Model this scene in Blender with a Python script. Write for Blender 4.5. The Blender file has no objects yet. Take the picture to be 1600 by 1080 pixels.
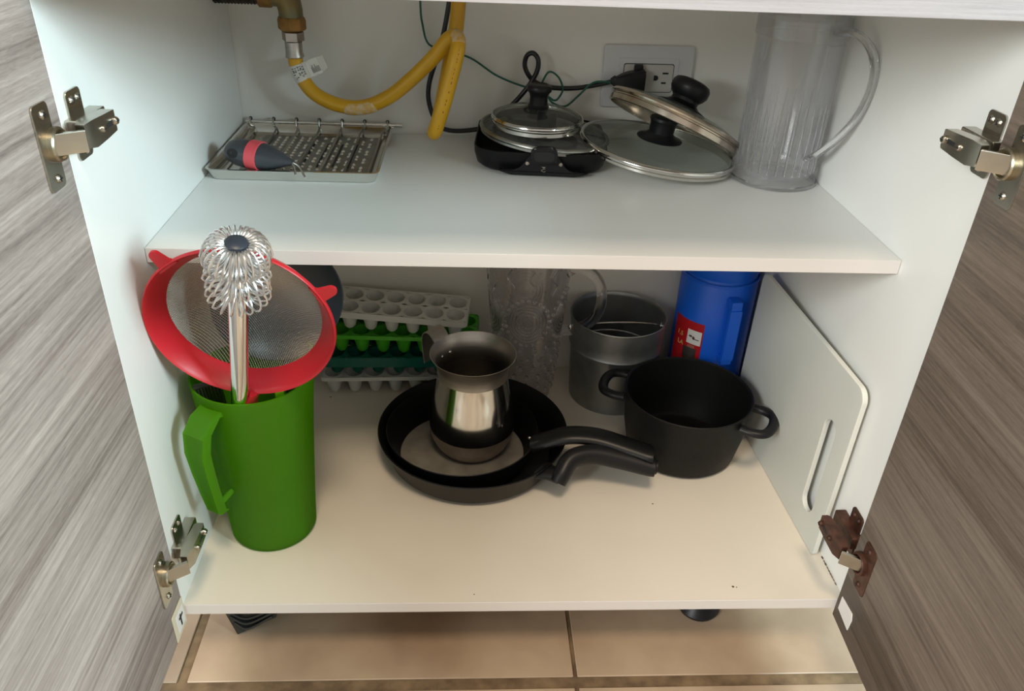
import bpy, bmesh, math, random
from mathutils import Vector, Matrix, Euler
R_ = math.radians
PI = math.pi
random.seed(7)
S = bpy.context.scene
C = S.collection

# ------------------------------------------------------------------ camera, light, exposure
W, D, ZS = 0.77, 0.51, 0.3958          # cabinet inner width, depth, height of the shelf top
cam_d = bpy.data.cameras.new('camera')
cam = bpy.data.objects.new('camera', cam_d); C.objects.link(cam)
cam.location = (0.31703, -0.63855, 0.73292)
cam.rotation_euler = Euler((1.02893, -0.038301, -0.044909), 'XYZ')
cam_d.sensor_width = 36.0
cam_d.lens = 1247.44 / 1600 * 36.0
cam_d.clip_start = 0.02
S.camera = cam

world = bpy.data.worlds.new('room_ambient'); S.world = world
world.use_nodes = True
bg = world.node_tree.nodes['Background']
bg.inputs[0].default_value = (1.0, 0.93, 0.84, 1)
bg.inputs[1].default_value = 0.55

def area(name, loc, target, sx, sy, power, col):
    d = bpy.data.lights.new(name, 'AREA'); d.shape = 'RECTANGLE'
    d.size = sx; d.size_y = sy; d.energy = power; d.color = col
    o = bpy.data.objects.new(name, d); C.objects.link(o)
    o.location = loc
    o.rotation_euler = (Vector(target) - Vector(loc)).to_track_quat('-Z', 'Y').to_euler()
    return o
area('window_light', (2.0, -1.12, 1.25), (0.1, 0.1, 0.42), 0.6, 0.7, 76, (0.72, 0.94, 1.0))
area('window_light', (-1.2, -1.50, 1.35), (0.7, 0.1, 0.42), 0.9, 0.8, 60, (0.93, 0.97, 0.96))
area('ceiling_light', (0.45, -1.05, 2.6), (0.4, -0.1, 0.0), 0.5, 0.5, 34, (1.0, 0.80, 0.58))

S.view_settings.view_transform = 'Standard'
S.view_settings.look = 'None'
S.view_settings.exposure = 0.0
S.view_settings.gamma = 1.0
S.view_settings.use_curve_mapping = False
S.cycles.use_denoising = True
S.cycles.max_bounces = 14
S.cycles.transparent_max_bounces = 24
S.cycles.sample_clamp_indirect = 6.0

# ------------------------------------------------------------------ materials
def nd(nt, typ, **kw):
    n = nt.nodes.new(typ)
    for k, v in kw.items():
        setattr(n, k, v)
    return n

def mat(name, col, rough=0.5, metal=0.0, var=0.0, vscale=12.0, bump=0.0, bscale=60.0, stretch=(1, 1, 1), col2=None, spec=0.5, **extra):
    m = bpy.data.materials.new(name); m.use_nodes = True
    nt = m.node_tree; b = nt.nodes['Principled BSDF']
    b.inputs['Roughness'].default_value = rough
    b.inputs['Metallic'].default_value = metal
    b.inputs['Specular IOR Level'].default_value = spec
    for k, v in extra.items():
        b.inputs[k].default_value = v
    c1 = tuple(col) + (1,)
    b.inputs['Base Color'].default_value = c1
    tc = nd(nt, 'ShaderNodeTexCoord'); mp = nd(nt, 'ShaderNodeMapping')
    mp.inputs['Scale'].default_value = stretch
    nt.links.new(tc.outputs['Object'], mp.inputs['Vector'])
    if var > 0 or col2:
        c2 = tuple(col2) + (1,) if col2 else tuple(max(0, x * (1 - var)) for x in col) + (1,)
        n = nd(nt, 'ShaderNodeTexNoise'); n.inputs['Scale'].default_value = vscale; n.inputs['Detail'].default_value = 5
        nt.links.new(mp.outputs[0], n.inputs['Vector'])
        rp = nd(nt, 'ShaderNodeValToRGB')
        rp.color_ramp.elements[0].position = 0.35; rp.color_ramp.elements[0].color = c1
        rp.color_ramp.elements[1].position = 0.68; rp.color_ramp.elements[1].color = c2
        nt.links.new(n.outputs['Fac'], rp.inputs[0]); nt.links.new(rp.outputs[0], b.inputs['Base Color'])
    if bump > 0:
        n2 = nd(nt, 'ShaderNodeTexNoise'); n2.inputs['Scale'].default_value = bscale; n2.inputs['Detail'].default_value = 4
        nt.links.new(mp.outputs[0], n2.inputs['Vector'])
        bp = nd(nt, 'ShaderNodeBump'); bp.inputs['Strength'].default_value = bump; bp.inputs['Distance'].default_value = 0.001
        nt.links.new(n2.outputs['Fac'], bp.inputs['Height']); nt.links.new(bp.outputs[0], b.inputs['Normal'])
    return m

def clear(name, tint, rough=0.05, gloss=0.05, haze=0.0, haze_col=(0.8, 0.8, 0.8), graze=0.45):
    """clear plastic or glass: transmits with a tint, reflects at grazing angles, a little surface haze"""
    m = bpy.data.materials.new(name); m.use_nodes = True
    nt = m.node_tree; nt.nodes.clear()
    out = nd(nt, 'ShaderNodeOutputMaterial')
    tr = nd(nt, 'ShaderNodeBsdfTransparent'); tr.inputs[0].default_value = tuple(tint) + (1,)
    gl = nd(nt, 'ShaderNodeBsdfGlossy'); gl.inputs['Roughness'].default_value = rough
    lw = nd(nt, 'ShaderNodeLayerWeight'); lw.inputs[0].default_value = 0.35
    ma = nd(nt, 'ShaderNodeMath', operation='MULTIPLY_ADD')
    ma.inputs[1].default_value = graze; ma.inputs[2].default_value = gloss
    nt.links.new(lw.outputs['Fresnel'], ma.inputs[0])
    mx = nd(nt, 'ShaderNodeMixShader')
    nt.links.new(ma.outputs[0], mx.inputs[0]); nt.links.new(tr.outputs[0], mx.inputs[1]); nt.links.new(gl.outputs[0], mx.inputs[2])
    last = mx
    if haze > 0:
        df = nd(nt, 'ShaderNodeBsdfDiffuse'); df.inputs[0].default_value = tuple(haze_col) + (1,)
        tl = nd(nt, 'ShaderNodeBsdfTranslucent'); tl.inputs[0].default_value = tuple(haze_col) + (1,)
        ad = nd(nt, 'ShaderNodeMixShader'); ad.inputs[0].default_value = 0.5
        nt.links.new(df.outputs[0], ad.inputs[1]); nt.links.new(tl.outputs[0], ad.inputs[2])
        m2 = nd(nt, 'ShaderNodeMixShader'); m2.inputs[0].default_value = haze
        nt.links.new(mx.outputs[0], m2.inputs[1]); nt.links.new(ad.outputs[0], m2.inputs[2])
        last = m2
    nt.links.new(last.outputs[0], out.inputs[0])
    return m

def wood_laminate(name, dark, light, band=0.0, axis='Y', zscale=1.0, stripe=(0.56, 0.54, 0.53)):
    """grey-brown laminate, grain running along the given axis; band adds a dark stripe along the lower edge"""
    m = bpy.data.materials.new(name); m.use_nodes = True
    nt = m.node_tree; b = nt.nodes['Principled BSDF']
    b.inputs['Roughness'].default_value = 0.5
    tc = nd(nt, 'ShaderNodeTexCoord')
    def grain(sa, sz, scale, det, dist=0.0):
        mp = nd(nt, 'ShaderNodeMapping')
        mp.inputs['Scale'].default_value = (sa, 1, sz) if axis == 'X' else (1, sa, sz)
        n = nd(nt, 'ShaderNodeTexNoise'); n.inputs['Scale'].default_value = scale; n.inputs['Detail'].default_value = det
        n.inputs['Distortion'].default_value = dist
        nt.links.new(tc.outputs['Object'], mp.inputs['Vector']); nt.links.new(mp.outputs[0], n.inputs['Vector'])
        return n.outputs['Fac']
    g1 = grain(0.35 * zscale, 9 * zscale, 2.6, 5, 0.15)      # broad bands
    g2 = grain(1.6 * zscale, 90 * zscale, 3.0, 5, 0.0)      # fine pores
    g3 = grain(12 * zscale, 160 * zscale, 4.0, 2, 1.2)      # short flecks
    def mixf(a, bb, f):
        x = nd(nt, 'ShaderNodeMix'); x.data_type = 'FLOAT'; x.inputs[0].default_value = f
        nt.links.new(a, x.inputs[2]); nt.links.new(bb, x.inputs[3]); return x.outputs[0]
    f = mixf(mixf(g1, g2, 0.36), g3, 0.16)
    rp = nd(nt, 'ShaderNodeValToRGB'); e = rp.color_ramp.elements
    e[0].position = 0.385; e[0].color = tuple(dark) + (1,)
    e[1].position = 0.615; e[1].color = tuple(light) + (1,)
    nt.links.new(f, rp.inputs[0])
    col = rp.outputs[0]
    if band > 0:                                             # a darker stripe along the bottom edge; painted shade on the left door
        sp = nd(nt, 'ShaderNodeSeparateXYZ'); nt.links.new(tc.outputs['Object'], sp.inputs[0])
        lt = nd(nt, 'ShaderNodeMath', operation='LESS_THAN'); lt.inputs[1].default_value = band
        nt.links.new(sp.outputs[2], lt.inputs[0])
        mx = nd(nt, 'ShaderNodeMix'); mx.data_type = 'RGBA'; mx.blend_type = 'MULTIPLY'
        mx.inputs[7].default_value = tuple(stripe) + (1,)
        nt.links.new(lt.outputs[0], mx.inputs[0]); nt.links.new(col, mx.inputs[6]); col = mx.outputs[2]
    nt.links.new(col, b.inputs['Base Color'])
    bp = nd(nt, 'ShaderNodeBump'); bp.inputs['Strength'].default_value = 0.25; bp.inputs['Distance'].default_value = 0.0006
    nt.links.new(f, bp.inputs['Height']); nt.links.new(bp.outputs[0], b.inputs['Normal'])
    return m

M = {}
M['white'] = mat('white_melamine', (0.80, 0.80, 0.77), 0.42, var=0.04, vscale=5)
M['bottom'] = mat('warm_white_melamine', (0.76, 0.70, 0.60), 0.45, var=0.09, vscale=4)  # white melamine with the warm floor bounce tinted into its colour
M['edge'] = mat('white_edge_band', (0.72, 0.685, 0.66), 0.4)
M['paint'] = mat('wall_paint', (0.82, 0.80, 0.745), 0.75, var=0.06, vscale=3, bump=0.25, bscale=90)
M['door'] = wood_laminate('taupe_wood_laminate', (0.165, 0.132, 0.117), (0.465, 0.40, 0.365), band=0.055, stripe=(0.72, 0.70, 0.69))  # lower stripe puts the shade at the left door's foot into the colour
M['door_r'] = wood_laminate('taupe_wood_laminate_shaded', (0.075, 0.055, 0.042), (0.20, 0.16, 0.128), band=0.047)  # same laminate as the left door, with the right door's shade painted in
M['rail'] = wood_laminate('pale_wood_laminate', (0.225, 0.195, 0.192), (0.33, 0.292, 0.29), axis='X', zscale=2.2)
M['nickel'] = mat('nickel_plated_steel', (0.52, 0.49, 0.42), 0.27, 1.0, var=0.18, vscale=40)
M['brass'] = mat('yellowed_nickel', (0.50, 0.45, 0.34), 0.3, 1.0, var=0.25, vscale=40)
M['rust'] = mat('rusted_steel', (0.045, 0.018, 0.011), 0.5, 0.4, col2=(0.11, 0.045, 0.028), vscale=70, bump=0.5, bscale=200)
M['chrome'] = mat('chrome', (0.80, 0.80, 0.79), 0.12, 1.0)
M['steel'] = mat('polished_steel', (0.66, 0.64, 0.60), 0.13, 1.0, bump=0.06, bscale=14)
M['satin'] = mat('satin_steel', (0.50, 0.47, 0.43), 0.36, 1.0, var=0.15, vscale=20, bump=0.1, bscale=90, stretch=(1, 1, 12))
M['satin_dark'] = mat('stained_steel', (0.50, 0.44, 0.39), 0.45, 1.0, var=0.35, vscale=25)
M['tray'] = mat('tray_steel', (0.68, 0.67, 0.63), 0.16, 1.0, bump=0.15, bscale=30)
M['perf'] = mat('dull_perforated_steel', (0.34, 0.34, 0.31), 0.34, 1.0, var=0.25, vscale=60)
M['galv'] = mat('galvanised_steel', (0.34, 0.35, 0.35), 0.42, 0.9, var=0.2, vscale=35)
M['black'] = mat('black_nonstick', (0.005, 0.005, 0.006), 0.45, var=0.3, vscale=30, spec=0.25)
M['blacks'] = mat('black_gloss', (0.006, 0.0065, 0.007), 0.38, spec=0.3)
M['bake'] = mat('black_bakelite', (0.008, 0.008, 0.0095), 0.40, spec=0.3)
M['potblack'] = mat('black_cast_coating', (0.0055, 0.0055, 0.0055), 0.55, bump=0.25, bscale=400, spec=0.25)
M['wornpan'] = mat('worn_pan_coating', (0.20, 0.185, 0.155), 0.6, 0.0, col2=(0.11, 0.10, 0.085), vscale=24)
M['hose'] = mat('yellow_hose_rubber', (0.66, 0.36, 0.008), 0.38, col2=(0.56, 0.29, 0.008), vscale=14)
M['scuff'] = mat('pale_scuff', (0.62, 0.48, 0.32), 0.7, col2=(0.64, 0.345, 0.01), vscale=170)
M['pipe'] = mat('corroded_brass', (0.26, 0.17, 0.06), 0.5, 0.65, col2=(0.17, 0.18, 0.11), vscale=45, bump=0.4, bscale=160)
M['pipe_o'] = mat('orange_corroded_pipe', (0.33, 0.17, 0.04), 0.55, 0.4, var=0.4, vscale=60)
M['pipe_d'] = mat('dark_threaded_pipe', (0.055, 0.04, 0.03), 0.6, 0.5, var=0.4, vscale=60)
M['paper'] = mat('paper_label', (0.68, 0.66, 0.60), 0.7)
M['ink'] = mat('dark_ink', (0.03, 0.028, 0.025), 0.6)
M['redink'] = mat('brown_print', (0.30, 0.07, 0.01), 0.6)
M['cable'] = mat('black_cable', (0.010, 0.010, 0.011), 0.3)
M['wire'] = mat('green_wire', (0.008, 0.10, 0.065), 0.4)
M['plate'] = mat('white_plastic', (0.62, 0.62, 0.62), 0.35)
M['plate_i'] = mat('ivory_plastic', (0.55, 0.53, 0.49), 0.35)
M['slot'] = mat('dark_slot', (0.012, 0.012, 0.012), 0.7)
M['glass_grey'] = clear('grey_lid_glass', (0.75, 0.78, 0.76), 0.06, 0.10, 0.30, (0.5, 0.5, 0.48))  # grey haze stands in for the wall reflected in the flat lid
M['glass'] = clear('lid_glass', (0.86, 0.90, 0.87), 0.04, 0.04, 0.05, (0.6, 0.65, 0.62))
M['jar'] = clear('clear_plastic', (0.975, 0.975, 0.98), 0.09, 0.014, 0.075, (0.90, 0.90, 0.93), 0.30)
M['jug'] = clear('clear_embossed_plastic', (0.97, 0.965, 0.97), 0.06, 0.02, 0.06, (0.80, 0.78, 0.78), 0.26)
M['jugh'] = clear('clear_thick_plastic', (0.80, 0.79, 0.80), 0.06, 0.05, 0.10, (0.62, 0.60, 0.60), 0.6)
M['thick'] = mat('thick_clear_plastic', (0.93, 0.93, 0.94), 0.06, **{'Transmission Weight': 1.0, 'IOR': 1.46})
M['thickj'] = mat('thick_clear_jug_plastic', (0.90, 0.89, 0.90), 0.04, **{'Transmission Weight': 1.0, 'IOR': 1.48})
M['rimworn'] = mat('worn_lid_rim', (0.62, 0.54, 0.44), 0.2, 1.0, var=0.3, vscale=25)
M['red'] = mat('red_plastic', (0.50, 0.012, 0.022), 0.38)
M['mesh'] = mat('mesh_wire', (0.42, 0.38, 0.33), 0.38, 1.0)
M['coil'] = mat('coil_wire', (0.80, 0.80, 0.80), 0.30, 1.0)
M['slate'] = mat('slate_blue_plastic', (0.026, 0.034, 0.05), 0.38)
M['lime'] = mat('lime_plastic', (0.42, 0.62, 0.02), 0.4)
M['darkrib'] = mat('dark_ribbed_plastic', (0.03, 0.035, 0.018), 0.45)
M['icew'] = mat('white_tray_plastic', (0.62, 0.63, 0.60), 0.4)
M['iceg'] = mat('green_tray_plastic', (0.06, 0.40, 0.015), 0.4)
M['icet'] = mat('teal_tray_plastic', (0.003, 0.115, 0.085), 0.35)
M['blue'] = mat('blue_plastic', (0.006, 0.105, 0.62), 0.38)
M['blued'] = mat('deep_blue_plastic', (0.006, 0.02, 0.26), 0.4)
M['labelred'] = mat('red_label', (0.42, 0.008, 0.012), 0.45)
M['labelw'] = mat('white_label', (0.72, 0.70, 0.67), 0.5)
M['labelg'] = mat('gold_print', (0.60, 0.42, 0.12), 0.5)
M['labeld'] = mat('brown_label_print', (0.09, 0.03, 0.02), 0.5)
M['board'] = mat('cutting_board_plastic', (0.60, 0.61, 0.56), 0.5, var=0.05, vscale=9)
M['boarde'] = mat('cutting_board_edge', (0.68, 0.69, 0.64), 0.5)
M['handle'] = mat('dark_grey_handle', (0.045, 0.05, 0.06), 0.3)
M['coral'] = mat('coral_band', (0.78, 0.09, 0.11), 0.4)
M['tile'] = mat('beige_tile', (0.43, 0.325, 0.225), 0.42, col2=(0.28, 0.195, 0.13), vscale=7, bump=0.1, bscale=30)
M['grout'] = mat('dirty_grout', (0.19, 0.125, 0.065), 0.85, col2=(0.09, 0.055, 0.028), vscale=45, bump=0.6, bscale=90)
M['dirt'] = mat('brown_dirt', (0.10, 0.06, 0.03), 0.9)
M['foil'] = mat('black_crinkled_plastic', (0.018, 0.020, 0.018), 0.2)
M['cream'] = mat('cream_catch_plastic', (0.62, 0.56, 0.42), 0.45)

def green_plastic():
    m = bpy.data.materials.new('frosted_green_plastic'); m.use_nodes = True
    nt = m.node_tree; nt.nodes.clear()
    out = nd(nt, 'ShaderNodeOutputMaterial')
    df = nd(nt, 'ShaderNodeBsdfDiffuse'); df.inputs[0].default_value = (0.115, 0.33, 0.004, 1)
    tl = nd(nt, 'ShaderNodeBsdfTranslucent'); tl.inputs[0].default_value = (0.27, 0.62, 0.002, 1)
    tr = nd(nt, 'ShaderNodeBsdfTransparent'); tr.inputs[0].default_value = (0.40, 0.80, 0.01, 1)
    gl = nd(nt, 'ShaderNodeBsdfGlossy'); gl.inputs['Roughness'].default_value = 0.38
    a = nd(nt, 'ShaderNodeMixShader'); a.inputs[0].default_value = 0.5
    b = nd(nt, 'ShaderNodeMixShader'); b.inputs[0].default_value = 0.30
    c = nd(nt, 'ShaderNodeMixShader'); c.inputs[0].default_value = 0.025
    L = nt.links.new
    L(df.outputs[0], a.inputs[1]); L(tl.outputs[0], a.inputs[2])
    L(a.outputs[0], b.inputs[1]); L(tr.outputs[0], b.inputs[2])
    L(b.outputs[0], c.inputs[1]); L(gl.outputs[0], c.inputs[2]); L(c.outputs[0], out.inputs[0])
    return m
M['green'] = green_plastic()

# ------------------------------------------------------------------ mesh helpers (all in metres, local to the thing)
def T(x, y, z): return Matrix.Translation((x, y, z))
def frame(origin, zdir, xhint=(1, 0, 0)):
    z = Vector(zdir).normalized(); x = Vector(xhint); x = (x - z * x.dot(z)).normalized(); y = z.cross(x)
    m = Matrix((x, y, z)).transposed().to_4x4(); m.translation = Vector(origin); return m

class B:
    """collects shapes for one mesh"""
    def __init__(s): s.v = []; s.f = []; s.mi = []; s.flat = False
    def add(s, vs, fs, mi=0, mx=None):
        o = len(s.v)
        s.v.extend([(mx @ Vector(p)) if mx else Vector(p) for p in vs])
        s.f.extend([tuple(i + o for i in f) for f in fs]); s.mi.extend([mi] * len(fs)); return s
    def box(s, x0, x1, y0, y1, z0, z1, bev=0.0, mi=0, mx=None, seg=2):
        s.flat = True
        bm = bmesh.new(); bmesh.ops.create_cube(bm, size=1)
        bmesh.ops.transform(bm, matrix=T((x0 + x1) / 2, (y0 + y1) / 2, (z0 + z1) / 2) @ Matrix.Diagonal((abs(x1 - x0), abs(y1 - y0), abs(z1 - z0), 1)), verts=bm.verts)
        if bev > 0:
            bmesh.ops.bevel(bm, geom=bm.edges[:], offset=bev, segments=seg, affect='EDGES', profile=0.6)
        bm.verts.index_update()
        s.add([v.co.copy() for v in bm.verts], [[v.index for v in f.verts] for f in bm.faces], mi, mx); bm.free(); return s
    def lathe(s, prof, n=48, mi=0, mx=None, a0=0.0, a1=2 * PI, sx=1.0, sy=1.0):
        full = abs(a1 - a0 - 2 * PI) < 1e-6
        cols = n if full else n + 1
        vs, idx = [], []
        for r, z in prof:
            if r < 1e-7:
                idx.append([len(vs)] * cols); vs.append((0, 0, z))
            else:
                row = []
                for k in range(cols):
                    a = a0 + (a1 - a0) * k / n
                    row.append(len(vs)); vs.append((sx * r * math.cos(a), sy * r * math.sin(a), z))
                idx.append(row)
        fs = []
        for i in range(len(prof) - 1):
            for k in range(n):
                k2 = (k + 1) % cols if full else k + 1
                q = [idx[i][k], idx[i][k2], idx[i + 1][k2], idx[i + 1][k]]
                q2 = []
                for t in q:
                    if t not in q2: q2.append(t)
                if len(q2) > 2: fs.append(q2)
        return s.add(vs, fs, mi, mx)
    def tube(s, pts, r, n=10, mi=0, mx=None, closed=False, caps=True, sq=None):
        """sweep of a circle (or of an ellipse, sq=(a,b) per point) along pts"""
        P = [Vector(p) for p in pts]; N = len(P)
        rr = r if isinstance(r, (list, tuple)) else [r] * N
        t = [((P[(i + 1) % N] - P[i - 1]) if closed else (P[min(i + 1, N - 1)] - P[max(i - 1, 0)])).normalized() for i in range(N)]
        up = Vector((0, 0, 1)) if abs(t[0].z) < 0.9 else Vector((0, 1, 0))
        u = (up - t[0] * up.dot(t[0])).normalized()
        vs, fs = [], []
        for i in range(N):
            u = (u - t[i] * u.dot(t[i])).normalized(); w = t[i].cross(u)
            for k in range(n):
                a = 2 * PI * k / n
                if sq: vs.append(P[i] + u * (math.sin(a) * sq[i][1]) + w * (math.cos(a) * sq[i][0]))
                else: vs.append(P[i] + (u * math.sin(a) + w * math.cos(a)) * rr[i])
        for i in range(N if closed else N - 1):
            j = (i + 1) % N
            for k in range(n):
                fs.append((i * n + k, i * n + (k + 1) % n, j * n + (k + 1) % n, j * n + k))
        if caps and not closed:
            fs.append(tuple(range(n))[::-1]); fs.append(tuple((N - 1) * n + k for k in range(n)))
        return s.add(vs, fs, mi, mx)
    def prism(s, poly, h, bev=0.0, mi=0, mx=None, seg=2):
        s.flat = True
        bm = bmesh.new()
        vs = [bm.verts.new((x, y, 0)) for x, y in poly]; f = bm.faces.new(vs); bm.normal_update()
        if f.normal.z > 0: f.normal_flip()
        e = bmesh.ops.extrude_face_region(bm, geom=[f])
        bmesh.ops.translate(bm, vec=(0, 0, h), verts=[x for x in e['geom'] if isinstance(x, bmesh.types.BMVert)])
        bmesh.ops.recalc_face_normals(bm, faces=bm.faces)
        if bev > 0:
            ed = [x for x in bm.edges if abs(x.verts[0].co.z - x.verts[1].co.z) < 1e-6]
            bmesh.ops.bevel(bm, geom=ed, offset=bev, segments=seg, affect='EDGES', profile=0.6)
        bm.verts.index_update()
        s.add([v.co.copy() for v in bm.verts], [[v.index for v in f.verts] for f in bm.faces], mi, mx); bm.free(); return s
    def sphere(s, c, rx, ry=None, rz=None, n=16, mi=0, mx=None):
        ry = ry or rx; rz = rz or rx
        pr = [(math.sin(PI * i / n), -math.cos(PI * i / n)) for i in range(n + 1)]
        pr[0] = (0, -1); pr[-1] = (0, 1)
        m0 = T(*c) @ Matrix.Diagonal((rx, ry, rz, 1))
        return s.lathe(pr, 2 * n, mi, (mx @ m0) if mx else m0)
    def build(s, name, mats, parent=None, smooth=40, loc=None):
        me = bpy.data.meshes.new(name)
        me.from_pydata([tuple(v) for v in s.v], [], s.f)
        for m in (mats if isinstance(mats, (list, tuple)) else [mats]): me.materials.append(m)
        me.polygons.foreach_set('material_index', s.mi)
        bm = bmesh.new(); bm.from_mesh(me); bmesh.ops.remove_doubles(bm, verts=bm.verts, dist=1e-6)
        bmesh.ops.recalc_face_normals(bm, faces=bm.faces); bm.to_mesh(me); bm.free()
        if smooth:
            me.shade_smooth(); me.set_sharp_from_angle(angle=R_(smooth))
        me.update()
        o = bpy.data.objects.new(name, me); C.objects.link(o)
        if parent: o.parent = parent
        if loc: o.location = loc
        if s.flat and smooth:
            w = o.modifiers.new('weighted_normal', 'WEIGHTED_NORMAL'); w.keep_sharp = True
        return o

def thing(name, label, cat, loc=(0, 0, 0), rot=(0, 0, 0), group=None):
    o = bpy.data.objects.new(name, None); C.objects.link(o); o.empty_display_size = 0.02
    o.location = loc; o.rotation_euler = rot
    o['label'] = label; o['category'] = cat
    if group: o['group'] = group
    return o
def tag(o, label, cat, group=None):
    o['label'] = label; o['category'] = cat
    if group: o['group'] = group
    return o
def stuff(o): o['kind'] = 'stuff'; return o
def struct(o): o['kind'] = 'structure'; return o

def spline(pts, n=10):
    P = [Vector(p) for p in pts]; out = []
    for i in range(len(P) - 1):
        a = P[i - 1] if i else P[0] * 2 - P[1]; b = P[i]; c = P[i + 1]; d = P[i + 2] if i + 2 < len(P) else P[-1] * 2 - P[-2]
        for k in range(n):
            t = k / n
            out.append(0.5 * ((2 * b) + (c - a) * t + (2 * a - 5 * b + 4 * c - d) * t * t + (3 * b - a - 3 * c + d) * t ** 3))
    out.append(P[-1]); return out

def rrect(w, h, r, n=6, cx=0, cy=0):
    out = []
    for sx, sy, a in ((1, 1, 0), (-1, 1, 90), (-1, -1, 180), (1, -1, 270)):
        for k in range(n + 1):
            t = R_(a + 90 * k / n)
            out.append((cx + sx * (w / 2 - r) + r * math.cos(t), cy + sy * (h / 2 - r) + r * math.sin(t)))
    return out

def text_mesh(txt, size, name, m, parent, mx, depth=0.0002):
    cu = bpy.data.curves.new(name, 'FONT'); cu.body = txt; cu.size = size; cu.extrude = depth; cu.align_x = 'CENTER'; cu.align_y = 'CENTER'
    to = bpy.data.objects.new('tmp_text', cu); C.objects.link(to)
    me = bpy.data.meshes.new_from_object(to.evaluated_get(bpy.context.evaluated_depsgraph_get()))
    bpy.data.objects.remove(to); bpy.data.curves.remove(cu)
    me.transform(mx); me.materials.clear(); me.materials.append(m); me.name = name
    o = bpy.data.objects.new(name, me); C.objects.link(o); o.parent = parent
    return o

# ------------------------------------------------------------------ setting: wall and tiled floor
ZF = -0.10
struct(B().box(-0.9, 1.7, D, D + 0.08, ZF - 0.02, 1.5).build('wall_back', M['paint']))
floor = struct(B().box(-1.6, 2.4, -3.2, D, ZF - 0.03, ZF - 0.0025).build('floor', M['grout']))
TP = 0.458
tx0 = -0.005
for j, (y1, gap) in enumerate(((0.44, 0.0), (-0.0395, 0.0), (-0.4975, 0.0), (-0.9555, 0), (-1.4135, 0), (-1.8715, 0))):
    for i in range(-3, 5):
        x0 = tx0 + i * TP
        gl = 0.0025; gr = 0.0025
        if i == 0: gl = 0.0005
        if i == -1: gr = 0.0115
        ya = y1 - TP + 0.0025; yb = y1 - 0.0025
        if j == 0: ya = -0.0265; yb = 0.44
        t = B().box(x0 + gl, x0 + TP - gr, ya, yb, ZF - 0.0025, ZF, 0.0008, seg=1).build('tile', M['tile'], floor)

# ------------------------------------------------------------------ cabinet
cab = thing('cabinet', 'white melamine sink cabinet with two open taupe wood-grain doors', 'cabinet', (0, 0, 0))
B().box(-0.015, 0, 0, D - 0.002, -0.015, 0.7548, 0.0006, seg=1).build('side_panel', M['white'], cab)
B().box(W, W + 0.015, 0, D - 0.002, -0.015, 0.7548, 0.0006, seg=1).build('side_panel', M['white'], cab)
bp = B().box(0, W, 0.0012, D - 0.002, -0.015, 0, 0).build('bottom_panel', M['bottom'], cab)
B().box(0, W, -0.0002, 0.0012, -0.015, 0.0, 0.0003, seg=1).build('edge_band', M['edge'], bp)
sh = B().box(0.0006, W - 0.0006, 0.1006, D - 0.002, ZS - 0.0153, ZS).build('shelf', M['white'], cab)
B().box(0.0006, W - 0.0006, 0.0993, 0.1006, ZS - 0.0153, ZS + 0.0001, 0.0003, seg=1).build('edge_band', M['edge'], sh)
B().box(-0.03, W + 0.03, -0.020, -0.002, 0.6472, 0.755, 0.0012).build('front_rail', M['rail'], cab)
B().box(-0.03, W + 0.03, -0.03, D - 0.002, 0.755, 0.785, 0.002).build('top_panel', M['white'], cab)
spk = B()
for (x, y, r) in ((0.572, 0.166, 0.0012), (0.641, 0.0205, 0.0016), (0.645, 0.0195, 0.0009), (0.1045, 0.414, 0.0014), (0.33, 0.012, 0.0008)):
    spk.lathe([(0, 0.0004), (r * 0.7, 0.0003), (r, 0)], 8, mx=T(x, y, 0))
for k in range(9):
    spk.sphere((0.7685, 0.024 + k * 0.0052 + random.uniform(-.001, .001), 0.0004), random.uniform(.0004, .0011), 0.0028, 0.0005, n=5)
stuff(spk.build('dirt_specks', M['dirt'], bp))

def door(name, m, x_inner, s, rotz):
    """s=-1: left door (board lies at x < inner face); origin at the hinge edge of the inner face"""
    o = B().box(0, s * 0.018, -0.40, -0.0008, -0.024, 0.643, 0.0012, seg=1).build('door', m, cab)
    o.location = (x_inner, 0, 0); o.rotation_euler = (0, 0, rotz)
    return o
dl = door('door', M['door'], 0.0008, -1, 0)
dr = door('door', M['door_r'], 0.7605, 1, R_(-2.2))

# little catch plates near the lower door corners
c1 = B().box(0, 0.0016, -0.0350, -0.0025, -0.021, 0.0180, 0.0012, mx=Matrix.Identity(4))
c1.box(0.0016, 0.0022, -0.0285, -0.0075, -0.0145, 0.0115, 0.0003, mi=1, seg=1)
c1.box(0.0021, 0.0028, -0.0195, -0.0170, -0.010, 0.006, 0, mi=2); c1.box(0.0021, 0.0028, -0.0225, -0.0115, 0.001, 0.0035, 0, mi=2)
c1.build('catch_plate', [M['cream'], M['labelw'], M['ink']], dl)
c2 = B().prism([(-0.0105, 0.0165), (-0.0385, 0.0195), (-0.0420, 0.012), (-0.0405, -0.0055), (-0.0105, -0.003)], 0.0015, 0.0005,
               mx=Matrix(((0, 0, -1, 0), (1, 0, 0, 0), (0, 1, 0, 0), (0, 0, 0, 1))))
c2.build('catch_plate', M['labelw'], dr)

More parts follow.
